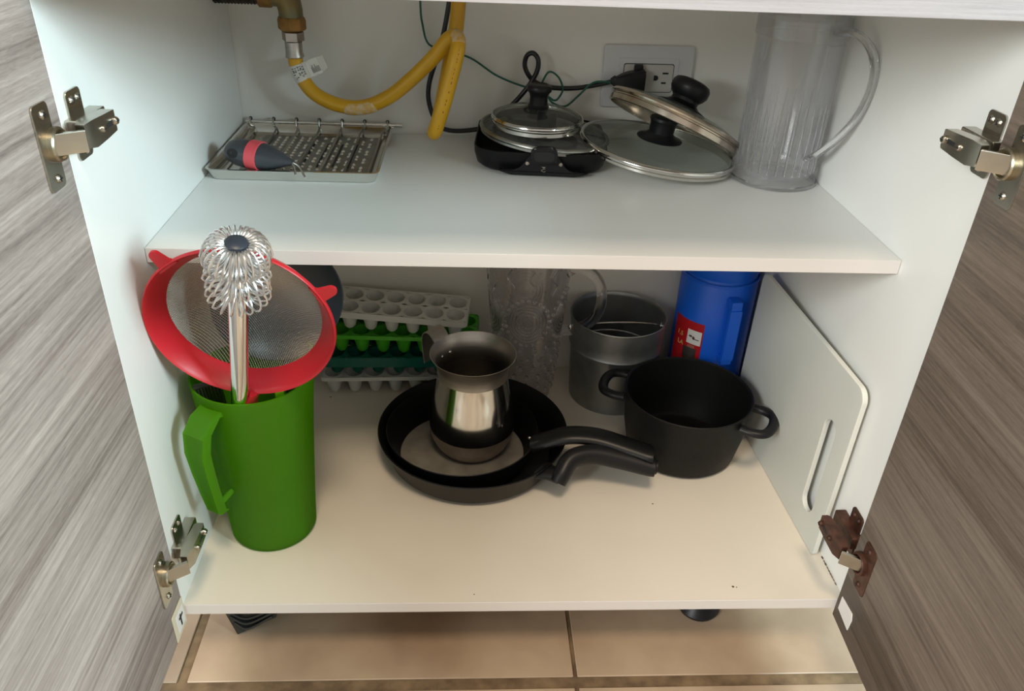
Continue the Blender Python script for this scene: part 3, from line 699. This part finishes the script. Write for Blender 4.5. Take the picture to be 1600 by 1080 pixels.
# ------------------------------------------------------------------ green pitcher and what stands in it
PC = Vector((0.0765, 0.1300, 0.0))
gpz = thing('pitcher', 'frosted translucent green plastic pitcher full of kitchen tools', 'pitcher', PC)
H = 0.2330
def rad(z): return 0.0515 + (0.0675 - 0.0515) * (z / H) ** 1.15
bdy = B(); nn = 72; vs = []; rows = []
lev = [0.0, 0.0015, 0.006] + [0.02 + i * (H - 0.02) / 14 for i in range(15)]
def pr_pt(a, z, off):
    r = rad(z) - off
    if z < 0.005: r -= 0.004 * (1 - z / 0.005) ** 2
    sp_a = R_(35)                                    # pouring lip at the back right, rim rises towards it
    d = math.cos(a - sp_a)
    zz = z + (0.010 * max(0, d) ** 3 * (z / H) ** 6)
    r += 0.008 * max(0, d) ** 10 * (z / H) ** 8
    return (r * math.cos(a), r * math.sin(a), zz)
outer = [[pr_pt(2 * PI * k / nn, z, 0) for k in range(nn)] for z in lev]
inner = [[pr_pt(2 * PI * k / nn, max(z, 0.004), 0.0022) for k in range(nn)] for z in lev[::-1] if z > 0.003]
rows = outer + inner
vs = [p for r in rows for p in r]; fs = [tuple(range(nn))[::-1], tuple(len(vs) - nn + k for k in range(nn))]
for i in range(len(rows) - 1):
    for k in range(nn): fs.append((nn * i + k, nn * i + (k + 1) % nn, nn * i + nn + (k + 1) % nn, nn * i + nn + k))
bdy.add(vs, fs); bdy.build('pitcher_body', M['green'], gpz)
ha = R_(241); hu = Vector((math.cos(ha), math.sin(ha), 0)); hv = Vector((-hu.y, hu.x, 0))
sec = [(0.0640, 0.222, 0.0155), (0.0800, 0.2175, 0.0160), (0.0950, 0.203, 0.0155), (0.0990, 0.180, 0.0140), (0.0965, 0.150, 0.0125), (0.0925, 0.118, 0.0110), (0.0885, 0.092, 0.0095), (0.0840, 0.088, 0.0090)]
hb = B()                                            # channel-section handle: an outer strip with two side flanges
vs, fs = [], []
for i, (r, z, w) in enumerate(sec):
    inn = 0.011
    for (dr_, dw) in ((-inn, -w), (0.0, -w * 0.92), (0.0, w * 0.92), (-inn, w), (-inn, w - .002), (-.0022, w * .80), (-.0022, -w * .80), (-inn, -w + .002)):
        p = hu * (r + dr_) + hv * dw + Vector((0, 0, z - (0.010 if i == 0 and dr_ < -0.005 else 0))); vs.append(p)
for i in range(len(sec) - 1):
    for k in range(8): fs.append((8 * i + k, 8 * i + (k + 1) % 8, 8 * i + 8 + (k + 1) % 8, 8 * i + 8 + k))
fs += [tuple(range(8)), tuple(len(vs) - 8 + k for k in range(8))]
hb.add(vs, fs); hb.build('handle', M['green'], gpz, smooth=35)
B().tube([hu * 0.056 + Vector((0, 0, 0.100)), hu * 0.070 + Vector((0, 0, 0.097)), hu * 0.086 + Vector((0, 0, 0.094))], 0.0035, 8).build('handle_stub', M['green'], gpz)

# red mesh strainer
SC = Vector((0.0935, 0.0620, 0.3290)); SN = Vector((-0.02, -1, -0.19)).normalized()
st = thing('strainer', 'red plastic rimmed mesh strainer standing in the green pitcher', 'strainer', SC)
FM = frame((0, 0, 0), SN, (1, 0, 0))                # local z points at the viewer, local y up
RO, RI, DP = 0.0935, 0.0775, 0.021
B().lathe([(RO - .0030, 0.0), (RO - .001, 0.0018), (RO, 0.0006), (RO + .0004, -0.002), (RO - .0015, -0.004), (RI + .0030, -DP), (RI - .0006, -DP - .001), (RI - .0006, -DP + .001), (RO - .0046, -0.003), (RO - .0030, 0.0)], 96, mx=FM).build('rim', M['red'], st)
wr = B(); BD = 0.043
def bowl(x, y):
    q = 1 - (x * x + y * y) / (RI * RI)
    sag = 0.020 * (y / RI) * max(0, q)             # the mesh sags low
    return -DP - BD * (1 - (1 - max(q, 0)) ** 0.8) + sag
pitch = 0.0020; nW = int(RI / pitch)
rot = Matrix.Rotation(R_(38), 4, 'Z')
for dirn in (0, 1):
    for i in range(-nW, nW + 1):
        cst = i * pitch
        half = math.sqrt(max(RI * RI - cst * cst, 0))
        if half < 0.004: continue
        nS = max(8, int(half / 0.0026)); line = []
        for k in range(nS + 1):
            tt = -math.cos(PI * k / nS) * half
            x, y = (cst, tt) if dirn == 0 else (tt, cst)
            p = rot @ Vector((x, y, 0)); p.z = bowl(p.x, p.y); line.append(p)
        wr.tube(line, 0.00030, 3, mx=FM, caps=False)
stuff(wr.build('mesh_bowl', M['mesh'], st))
for ang, ln in ((127, 0.018), (27, 0.019)):
    a = R_(ang); e = Vector((math.cos(a), math.sin(a), 0)); pz = Vector((-e.y, e.x, 0))
    poly = []
    for k in range(9):
        t = R_(-90 + 180 * k / 8); poly.append((ln - .006 + .006 * math.cos(t), .0058 * math.sin(t)))
    poly = [(-.004, -.0125), (.003, -.0075)] + poly + [(.003, .0075), (-.004, .0125)]
    mx = FM @ frame(e * (RO - .001) + Vector((0, 0, -0.003)), (0, 0, 1), e)
    B().prism(poly, 0.0036, 0.0009, mx=mx).build('ear', M['red'], st)
hb0 = FM @ Vector((0.0, -RO + .002, -0.004))
hpts = [hb0, Vector((-0.012, 0.026, -0.120)), Vector((-0.010, 0.060, -0.200)), Vector((-0.009, 0.088, -0.310))]
B().tube(spline(hpts, 6), 0.01, 14, sq=[(0.0150, 0.0045)] * 19).build('handle', M['red'], st)

# chrome coil whisk
TB = Vector((0.0775, 0.0745, 0.235)); TT = Vector((0.1190, 0.0065, 0.4440))
ax = (TT - TB).normalized(); low = TB - ax * 0.185
wh = thing('coil_whisk', 'chrome whisk with three tiers of coiled wire standing in the green pitcher', 'whisk', TT)
WM = frame((0, 0, 0), ax, (1, 0, 0))
B().tube([low - TT, TB - TT, -ax * 0.030, -ax * 0.028], [0.0092, 0.0092, 0.0092, 0.008], 28).build('tube_handle', M['chrome'], wh)
def coil(zc, Rm, a, b, loops, jit):
    pts = []
    random.seed(int(zc * 10000) + 5)
    ja = [random.uniform(-jit, jit) for _ in range(loops + 1)]; jr = [random.uniform(0.9, 1.08) for _ in range(loops + 1)]
    NP = 14
    for k in range(loops * NP):
        i = k // NP; f = 2 * PI * (k % NP) / NP
        ph = 2 * PI * (k / NP + ja[i] * math.sin(f / 2) ** 2) / loops
        rr_ = Rm + a * jr[i] * math.cos(f)
        pts.append((rr_ * math.cos(ph), rr_ * math.sin(ph), zc + b * math.sin(f) - 0.003 * math.cos(f)))
    return B().tube(pts, 0.00105, 6, mx=WM, closed=True)
coil(-0.011, 0.0185, 0.0110, 0.0135, 28, 0.25).build('wire_coil', M['coil'], wh)
coil(-0.0375, 0.0190, 0.0100, 0.0088, 24, 0.4).build('wire_coil', M['coil'], wh)
coil(-0.0565, 0.0185, 0.0105, 0.0088, 20, 0.5).build('wire_coil', M['coil'], wh)
B().tube([-ax * 0.075, -ax * 0.02, Vector((0, 0, 0))], 0.0060, 16).build('core', M['satin'], wh)
B().lathe([(0, 0.0035), (0.0080, 0.0032), (0.0096, 0.0020), (0.0098, -0.002), (0.0, -0.002)], 28, mx=WM).build('end_cap', M['slate'], wh)['label'] = 'dark grey end cap'

# slate-blue skimmer, lime spatula, dark ribbed tool also stand in the pitcher
sk = thing('skimmer', 'dark slate-blue round skimmer head half hidden behind the red strainer', 'skimmer', (0.1050, 0.1720, 0.3000))
SM = frame((0, 0, 0), (0.35, -1, 0.1), (1, 0, 0))
B().lathe([(0, -0.012), (0.04, -0.010), (0.062, -0.004), (0.0715, 0.004), (0.0730, 0.003), (0.064, -0.007), (0.04, -0.0135), (0, -0.0155)], 56, mx=SM).build('bowl', M['slate'], sk)
B().tube(spline([(0, 0.004, -0.070), (0.002, -0.006, -0.14), (0.0, -0.008, -0.285)], 5), 0.0055, 10).build('handle', M['slate'], sk)
sl = thing('spatula', 'lime green spatula handle standing inside the green pitcher', 'spatula', (0.1040, 0.1040, 0.0065))
B().box(-0.014, 0.014, -0.003, 0.003, 0.0, 0.200, 0.002, mx=Matrix.Rotation(R_(2), 4, 'Y')).build('handle', M['lime'], sl)
B().box(-0.005, 0.005, -0.002, 0.002, 0.198, 0.232, 0.0015, mx=Matrix.Rotation(R_(2), 4, 'Y')).build('neck', M['lime'], sl)
rt_ = thing('brush', 'dark ribbed brush head just inside the rim of green pitcher', 'brush', (0.0510, 0.1050, 0.0085), (0, R_(-4), R_(20)))
B().box(-0.016, 0.014, -0.003, 0.005, 0.10, 0.228, 0.002).build('head', M['darkrib'], rt_)
rbz = B()
for k in range(9):
    rbz.box(-0.0145 + k * .0033, -0.0128 + k * .0033, -0.0055, -0.0028, 0.150, 0.226, 0.0004, seg=1)
stuff(rbz.build('bristles', M['darkrib'], rt_))
B().box(-0.006, 0.006, -0.003, 0.003, 0.0, 0.102, 0.0015).build('handle', M['darkrib'], rt_)

# ------------------------------------------------------------------ stacked ice cube trays
def ice_tray(name, label, loc, rot, m, cols=7, px=0.0322, py=0.0370, deep=0.036, thick=0.0055, cr=0.0138, cry=0.0160):
    o = thing(name, label, 'tray', loc, rot, 'ice cube trays in a stack')
    b = B(); w = cols * px; d = 2 * py; e = 0.0025; K = 24
    for i in range(cols):
        for j in range(2):
            cx = (i + 0.5) * px - w / 2; cy = (j + 0.5) * py - d / 2
            vs, fs = [], []
            prof = [(1.0, deep), (0.97, deep - .004), (0.86, deep * .6), (0.62, deep * .35), (0.35, deep * .28), (0.0, deep * .26)]
            oo = [(0.0, 0.0), (0.40, 0.0005), (0.62, 0.004), (0.84, deep * .5), (1.06, deep - .002)]
            for k in range(K):
                a = 2 * PI * k / K; ca, sa = math.cos(a), math.sin(a)
                t = 1 / max(abs(ca) / (px / 2), abs(sa) / (py / 2))
                vs.append((cx + ca * t, cy + sa * t, deep)); vs.append((cx + ca * cr, cy + sa * cry, deep))
            for k in range(K):
                k2 = (k + 1) % K; fs.append((2 * k, 2 * k2, 2 * k2 + 1, 2 * k + 1))
            b.add(vs, fs)
            b.lathe(prof, K, mx=T(cx, cy, 0) @ Matrix.Diagonal((cr, cry, 1, 1)))
            b.lathe(oo, K, mx=T(cx, cy, 0) @ Matrix.Diagonal((cr, cry, 1, 1)))
    sk_ = B()
    o1 = rrect(w + 2 * e, d + 2 * e, 0.008, 5); i1 = rrect(w, d, 0.0005, 5)
    nn_ = len(o1)
    vs = [(x, y, deep) for x, y in i1] + [(x, y, deep + .0008) for x, y in o1] + [(x * 1.006, y * 1.012, deep - thick) for x, y in o1] + [(x * .992, y * .985, deep - thick) for x, y in o1] + [(x * .99, y * .98, deep - .0012) for x, y in o1]
    fs = []
    for q in range(4):
        for k in range(nn_): fs.append((q * nn_ + k, q * nn_ + (k + 1) % nn_, q * nn_ + nn_ + (k + 1) % nn_, q * nn_ + nn_ + k))
    sk_.add(vs, fs); b.build('cups', m, o); sk_.build('rim', m, o)
    return o
ice_tray('ice_cube_tray', 'white ice cube tray at the bottom of the tray stack', (0.205, 0.456, 0.0), (0, 0, R_(2)), M['icew'])
ice_tray('ice_cube_tray', 'dark teal ice cube tray between the green and the lowest white one', (0.212, 0.453, 0.0375), (0, 0, R_(1)), M['icet'], thick=0.016)
ice_tray('ice_cube_tray', 'bright green ice cube tray under the top white one', (0.222, 0.453, 0.0750), (0, 0, R_(-2)), M['iceg'])
ice_tray('ice_cube_tray', 'topmost white ice cube tray of the stack', (0.206, 0.450, 0.1150), (R_(2), R_(2), R_(-5)), M['icew'], thick=0.009)

# ------------------------------------------------------------------ frying pans with the steel jug on them
fp = thing('frying_pan', 'large black frying pan on the cabinet floor, the lower of two', 'pan', (0.3290, 0.2780, 0.0))
B().lathe([(0, 0), (0.1080, 0), (0.1125, 0.002), (0.1200, 0.010), (0.1310, 0.040), (0.1345, 0.0455), (0.1335, 0.0468), (0.1310, 0.0450), (0.1180, 0.012), (0.1110, 0.004), (0, 0.0032)], 96).build('pan_body', M['black'], fp)
ba = R_(-42); bu = Vector((math.cos(ba), math.sin(ba), 0))
B().tube([bu * 0.124 + Vector((0, 0, 0.034)), bu * 0.140 + Vector((0, 0, 0.038)), bu * 0.152 + Vector((0.002, 0, 0.038))], 0.01, 14, sq=[(0.020, 0.007), (0.013, 0.008), (0.0105, 0.0095)]).build('bracket', M['bake'], fp)
hp2 = [Vector((0.1120, -0.1060, 0.0330)), Vector((0.1180, -0.1000, 0.0420)), Vector((0.1320, -0.0840, 0.0540)), Vector((0.1620, -0.0760, 0.0560)), Vector((0.2000, -0.0790, 0.0500)), Vector((0.2350, -0.0850, 0.0440)), Vector((0.2480, -0.0870, 0.0430))]
q2 = spline(hp2, 6); nq = len(q2)
B().tube(q2, 0.01, 16, sq=[(0.0115 + 0.0040 * (i / nq), 0.0120 + 0.002 * math.sin(PI * i / nq)) if i < nq - 2 else (0.010, 0.010) for i in range(nq)]).build('handle', M['bake'], fp)
ip = thing('skillet', 'smaller worn black skillet nested inside the large frying pan', 'pan', (0.3140, 0.2690, 0.0040))
B().lathe([(0, 0), (0.0850, 0), (0.0890, 0.0015), (0.0960, 0.012), (0.1055, 0.0440), (0.1068, 0.0470), (0.1058, 0.0480), (0.1040, 0.0460), (0.0940, 0.014), (0.0880, 0.0050)], 96).build('pan_body', M['black'], ip)
B().lathe([(0.0882, 0.0050), (0.0860, 0.0036), (0, 0.0032)], 96).build('pan_floor', M['wornpan'], ip)['label'] = 'worn grey cooking surface'
hp3 = [Vector((0.0980, -0.0330, 0.0430)), Vector((0.1150, -0.0370, 0.0520)), Vector((0.1450, -0.0380, 0.0620)), Vector((0.1850, -0.0420, 0.0620)), Vector((0.2250, -0.0560, 0.0570)), Vector((0.2520, -0.0680, 0.0540)), Vector((0.2580, -0.0700, 0.0535))]
q3 = spline(hp3, 6); nq = len(q3)
B().tube(q3, 0.01, 16, sq=[(0.0165 + 0.002 * math.sin(PI * i / nq), 0.0095) if i < nq - 2 else (0.012, 0.007) for i in range(nq)]).build('handle', M['blacks'], ip)
B().sphere((0.0930, -0.0290, 0.0500), 0.0024, n=6).build('rivet', M['satin'], ip)

cj = thing('coffee_jug', 'small stainless steel milk jug with riveted strap handle standing in the skillet', 'jug', (0.3275, 0.2840, 0.0078))
pj_ = [(0, 0.0), (0.0400, 0.0), (0.0445, 0.002), (0.0520, 0.012), (0.0585, 0.026), (0.0605, 0.040)]
po_ = [(0.0605, 0.040), (0.0600, 0.054), (0.0570, 0.074), (0.0525, 0.096), (0.0495, 0.114), (0.0488, 0.124)]
pn_ = [(0.0488, 0.124), (0.0490, 0.134), (0.0525, 0.146), (0.0583, 0.1560), (0.0590, 0.1568), (0.0582, 0.1572), (0.0515, 0.1475), (0.0482, 0.132), (0.0478, 0.122), (0.0515, 0.095), (0.0560, 0.072), (0.0590, 0.045), (0.0560, 0.022), (0.0430, 0.004), (0, 0.0035)]
B().lathe(pj_, 96).build('base', M['satin_dark'], cj)
B().lathe(po_, 96).build('belly', M['steel'], cj)
B().lathe(pn_, 96).build('neck', M['satin'], cj)
ca = R_(140); cu_ = Vector((math.cos(ca), math.sin(ca), 0)); cv = Vector((-cu_.y, cu_.x, 0))
path = [(0.0495, 0.1285), (0.0535, 0.1450), (0.0590, 0.1580), (0.0670, 0.1660), (0.0750, 0.1660), (0.0805, 0.1580), (0.0805, 0.1400), (0.0770, 0.115)]
path = spline([Vector((a, 0, b)) for a, b in path], 5)
vs, fs = [], []
for i, q in enumerate(path):
    t = (path[min(i + 1, len(path) - 1)] - path[max(i - 1, 0)]).normalized(); nrm = Vector((-t.z, 0, t.x))
    for (o_, w_) in ((0.0007, -0.0145), (0.0007, 0.0145), (-0.0007, 0.0145), (-0.0007, -0.0145)):
        p = q + nrm * o_; vs.append(cu_ * p.x + cv * w_ + Vector((0, 0, p.z)))
for i in range(len(path) - 1):
    for k in range(4): fs.append((4 * i + k, 4 * i + (k + 1) % 4, 4 * i + 4 + (k + 1) % 4, 4 * i + 4 + k))
fs += [(0, 1, 2, 3), tuple(len(vs) - 4 + k for k in range(4))]
B().add(vs, fs).build('strap_handle', M['satin'], cj, smooth=50)
for w_ in (-0.0085, 0.0085):
    B().lathe([(0, 0.0022), (0.0018, 0.0019), (0.0030, 0.0006), (0.0032, 0)], 14, mx=frame(cu_ * 0.0490 + cv * w_ + Vector((0, 0, 0.1345)), -cu_ + Vector((0, 0, 0.2)), (0, 0, 1))).build('rivet', M['chrome'], cj)

# ------------------------------------------------------------------ embossed clear jug
jg = thing('jug', 'clear embossed plastic jug with curved handle against the back wall', 'jug', (0.4110, 0.4380, 0.0))
JH = 0.255
def jr(z): return 0.0430 + (0.0650 - 0.0430) * (z / JH) ** 0.9
pro = [(0, 0.004), (jr(0) - .004, 0.004)] + [(jr(z) - .0022, z) for z in [0.012 + i * (JH - .012) / 12 for i in range(13)]] + [(jr(JH), JH + .001)] + [(jr(z), z) for z in [JH - .002 - i * (JH - .004) / 12 for i in range(13)]] + [(jr(0) - .003, 0), (0, 0.001)]
B().lathe(pro, 72).build('jug_body', M['jug'], jg)
emb = B()
def on(a, z, off=0.0): r = jr(z) + off; return Vector((r * math.cos(a), r * math.sin(a), z))
for face in (-93, -20, 195, 90):
    a0 = R_(face)
    for rr in (0.014, 0.019, 0.024, 0.0285):
        ring_ = []
        for k in range(28):
            t = 2 * PI * k / 28; z = 0.155 + rr * 1.12 * math.sin(t); ring_.append(on(a0 + rr * math.cos(t) / jr(z), z, .0003))
        emb.tube(ring_, 0.0012, 5, closed=True)
    for k in range(24):                              # scalloped beads round the medallion
        t = 2 * PI * k / 24; z = 0.155 + 0.035 * 1.12 * math.sin(t); p = on(a0 + 0.034 * math.cos(t) / jr(z), z)
        emb.sphere(p, 0.0026, n=4)
    for sgn in (-1, 1):                              # scroll in the medallion
        emb.tube(spline([on(a0 + sgn * 0.002 / .055, 0.164, .0005), on(a0 + sgn * 0.007 / .055, 0.160, .0005), on(a0 + sgn * 0.005 / .055, 0.150, .0005), on(a0, 0.146, .0005)], 4), 0.0010, 5)
for ring_z, cnt in ((0.105, 16), (0.088, 16), (0.071, 16), (0.054, 16), (0.038, 16), (0.022, 16)):
    for k in range(cnt):
        a = 2 * PI * (k + 0.5 * (int(ring_z * 1000) % 2)) / cnt
        emb.sphere(on(a, ring_z), 0.0042, 0.0042, 0.0052, n=5)
for k in range(12):
    a = 2 * PI * k / 12
    emb.tube(spline([on(a, 0.200, .0004), on(a + .12, 0.215, .0004), on(a - .06, 0.228, .0004), on(a + .05, 0.243, .0004)], 4), 0.0012, 5)
stuff(emb.build('embossing', M['thickj'], jg))
hj = [Vector((0.058, -0.014, 0.222)), Vector((0.070, -0.018, 0.229)), Vector((0.090, -0.024, 0.224)), Vector((0.104, -0.028, 0.206)), Vector((0.108, -0.030, 0.178)), Vector((0.101, -0.028, 0.152)), Vector((0.084, -0.023, 0.133)), Vector((0.066, -0.018, 0.124)), Vector((0.052, -0.014, 0.122))]
hj = spline(hj, 6)
B().tube(hj, 0.01, 14, sq=[(0.0095, 0.0080)] * len(hj)).build('handle', M['thickj'], jg)

# ------------------------------------------------------------------ galvanised bucket
bk_ = thing('bucket', 'small grey galvanised metal bucket between clear jug and black pot', 'bucket', (0.5530, 0.4335, 0.0))
BH = 0.146
bpf = [(0, 0.003), (0.0640, 0.003), (0.0655, 0.0), (0.0665, 0.002)]
for k in range(11):
    z = 0.006 + k * (BH - .006) / 10; bpf.append((0.0665 + 0.0070 * z / BH, z))
zb = 0.098
bpf = [p for p in bpf if abs(p[1] - zb) > 0.006] + [(0.0712, zb - .004), (0.0731, zb), (0.0714, zb + .004)]
bpf = bpf[:4] + sorted(bpf[4:], key=lambda p: p[1])
bpf += [(0.0742, BH - .002), (0.0748, BH), (0.0742, BH + .0016), (0.0726, BH), (0.0720, BH - .006), (0.0702, zb), (0.0655, 0.008), (0, 0.006)]
B().lathe(bpf, 80).build('bucket_body', M['galv'], bk_)
for a in (R_(6), R_(186)):
    p = Vector((0.0735 * math.cos(a), 0.0735 * math.sin(a), BH - .022))
    B().sphere(p, 0.0038, n=6).build('ear', M['chrome'], bk_)
wb = []
for k in range(21):
    t = PI * k / 20
    wb.append((0.0700 * math.cos(t + R_(6)), 0.046 * math.sin(t) + 0.0700 * math.cos(t) * math.sin(R_(6)) - 0.004, BH - .022 - 0.018 * math.sin(t)))
B().tube(wb, 0.0016, 8).build('bail_handle', M['chrome'], bk_)
B().lathe([(0.0695, 0.0), (0.0683, 0.0015), (0.0671, 0.0), (0.0683, -0.0015), (0.0695, 0)], 64, mx=T(0, 0, 0.078)).build('inner_bead', M['galv'], bk_)

# ------------------------------------------------------------------ blue thermos
tm = thing('thermos_jug', 'blue plastic thermos jug with red label in the back right corner', 'thermos', (0.7050, 0.4480, 0.0))
TR = 0.0580
B().lathe([(0, 0), (TR - .004, 0), (TR - .001, 0.002), (TR, 0.008), (TR, 0.212), (TR - .003, 0.218), (TR - .003, 0.222), (TR - 0.001, 0.226), (TR - .004, 0.262), (TR - .012, 0.270), (0, 0.270)], 72).build('flask_body', M['blue'], tm)
B().lathe([(0, 0.2705), (0.040, 0.2705), (0.042, 0.274), (0.042, 0.296), (0.038, 0.300), (0, 0.300)], 48).build('stopper', M['blued'], tm)
hang = R_(-84); tu = Vector((math.cos(hang), math.sin(hang), 0)); tv = Vector((-tu.y, tu.x, 0))
hm = frame(tu * (TR - 0.004), (0, 0, 1), tu)
th_ = B()
th_.box(0.016, 0.0250, -0.0095, 0.0095, 0.100, 0.186, 0.003, mx=hm)
th_.box(0.0, 0.0230, -0.0085, 0.0085, 0.184, 0.200, 0.003, mx=hm)
th_.box(0.0, 0.0230, -0.0085, 0.0085, 0.092, 0.104, 0.003, mx=hm)
th_.build('handle', M['blue'], tm)
B().lathe([(TR - .0005, 0.2120), (TR + .0012, 0.2130), (TR + .0012, 0.2160), (TR - .0005, 0.2170)], 60, mi=0).build('seam_ring', M['blue'], tm)
def patch(a0, a1, z0, z1, off, shear=0.0, n=8):
    b = B(); vs = []
    for k in range(n + 1):
        a = R_(a0 + (a1 - a0) * k / n)
        for z in (z0, z1): vs.append(((TR + off) * math.cos(a), (TR + off) * math.sin(a), z))
    return b.add(vs, [(2 * k, 2 * k + 2, 2 * k + 3, 2 * k + 1) for k in range(n)])
lb = patch(-172, -117, 0.050, 0.148, 0.0004).build('label', M['labelred'], tm)
patch(-142, -119, 0.110, 0.134, 0.0007).build('logo_panel', M['labelw'], lb)
patch(-142, -119, 0.056, 0.078, 0.0007).build('lower_panel', M['labelw'], lb)
patch(-144, -118, 0.0785, 0.088, 0.0006).build('shadow_panel', M['labeld'], lb)
patch(-146, -124, 0.083, 0.103, 0.0008).build('cup_picture', M['satin'], lb)
patch(-139, -127, 0.100, 0.108, 0.0007).build('steam', mat('dusky_pink_print', (0.35, 0.10, 0.08), 0.5), lb)
def on_flask(deg, z, off=0.0009):
    a = R_(deg); n_ = Vector((math.cos(a), math.sin(a), 0)); return frame(n_ * (TR + off) + Vector((0, 0, z)), n_, (-n_.y, n_.x, 0))
lg = B()
lg.sphere((0, 0, 0), 0.0030, 0.0018, 0.0002, n=6, mx=on_flask(-136, 0.123)); lg.sphere((0, 0, 0), 0.0022, 0.0028, 0.0002, n=6, mx=on_flask(-131, 0.121)); lg.box(-0.0050, 0.0050, -0.0006, 0.0006, 0, 0.0003, 0, mx=on_flask(-127, 0.1195))
lg.build('logo', M['labeld'], lb)
text_mesh('1.5', 0.011, 'printed_text', M['labelg'], lb, on_flask(-156, 0.120))
text_mesh('LA', 0.011, 'printed_text', M['labelg'], lb, on_flask(-153, 0.105))

# ------------------------------------------------------------------ black pot
bpot = thing('cooking_pot', 'black two-handled cooking pot at the right of the cabinet floor', 'pot', (0.6360, 0.2905, 0.0))
B().lathe([(0, 0), (0.0700, 0), (0.0750, 0.002), (0.0790, 0.008), (0.0860, 0.045), (0.0890, 0.092), (0.0908, 0.0980), (0.0912, 0.1005), (0.0898, 0.1015), (0.0875, 0.0995), (0.0830, 0.045), (0.0750, 0.010), (0.0690, 0.0050), (0, 0.0045)], 88).build('pot_body', M['potblack'], bpot)
for deg in (158, -32):
    a = R_(deg); e = Vector((math.cos(a), math.sin(a), 0)); pp = Vector((-e.y, e.x, 0))
    hh_ = [e * 0.086 + pp * 0.030, e * 0.104 + pp * 0.0300, e * 0.118 + pp * 0.022, e * 0.1225, e * 0.118 - pp * 0.022, e * 0.104 - pp * 0.0300, e * 0.086 - pp * 0.030]
    hq_ = spline([q + Vector((0, 0, 0.086 - 0.05 * max(0, q.length - .09) * 0)) for q in hh_], 6)
    B().tube(hq_, 0.01, 12, sq=[(0.0072, 0.0060)] * len(hq_)).build('handle', M['bake'], bpot)

# ------------------------------------------------------------------ cutting board leaning on the right panel
cbd = thing('cutting_board', 'white plastic cutting board with handle slot leaning on right panel', 'board', (0.7590, 0.0, 0.0004), (0, R_(0.5), R_(2.6)))
def board():
    y0, y1, z1, t = 0.0690, 0.3800, 0.2480, 0.0068
    out = []
    def arc(cx, cy, r, a0, a1, n=6): return [(cx + r * math.cos(R_(a0 + (a1 - a0) * k / n)), cy + r * math.sin(R_(a0 + (a1 - a0) * k / n))) for k in range(n + 1)]
    outer = arc(y1 - .014, z1 - .014, .014, 0, 90) + arc(y0 + .016, z1 - .016, .016, 90, 180) + arc(y0 + .006, .006, .006, 180, 270) + arc(y1 - .006, .006, .006, 270, 360)
    sl = [(y0 + .0440 + math.cos(R_(a)) * .0140, zc + math.sin(R_(a)) * .0140) for zc, rng in ((0.1640, range(0, 181, 20)), (0.0530, range(180, 361, 20))) for a in rng]
    bm = bmesh.new()
    vo = [bm.verts.new((0, a, b)) for a, b in outer]; vi = [bm.verts.new((0, a, b)) for a, b in sl]
    eo = [bm.edges.new((vo[i], vo[(i + 1) % len(vo)])) for i in range(len(vo))]; ei = [bm.edges.new((vi[i], vi[(i + 1) % len(vi)])) for i in range(len(vi))]
    bmesh.ops.triangle_fill(bm, edges=eo + ei, use_beauty=True)
    fcs = bm.faces[:]
    r = bmesh.ops.extrude_face_region(bm, geom=fcs)
    bmesh.ops.translate(bm, vec=(t, 0, 0), verts=[x for x in r['geom'] if isinstance(x, bmesh.types.BMVert)])
    bmesh.ops.recalc_face_normals(bm, faces=bm.faces)
    ed = [e for e in bm.edges if len(e.link_faces) == 2 and e.calc_face_angle(0) > 0.9]
    bmesh.ops.bevel(bm, geom=ed, offset=0.0012, segments=2, affect='EDGES', profile=0.5)
    for f in bm.faces: f.material_index = 1 if abs(f.normal.x) < 0.9 else 0
    me = bpy.data.meshes.new('slab'); bm.to_mesh(me); bm.free()
    me.materials.append(M['board']); me.materials.append(M['boarde'])
    me.shade_smooth(); me.set_sharp_from_angle(angle=R_(40))
    o = bpy.data.objects.new('slab', me); C.objects.link(o); o.parent = cbd
    w = o.modifiers.new('weighted_normal', 'WEIGHTED_NORMAL'); w.keep_sharp = True
board()
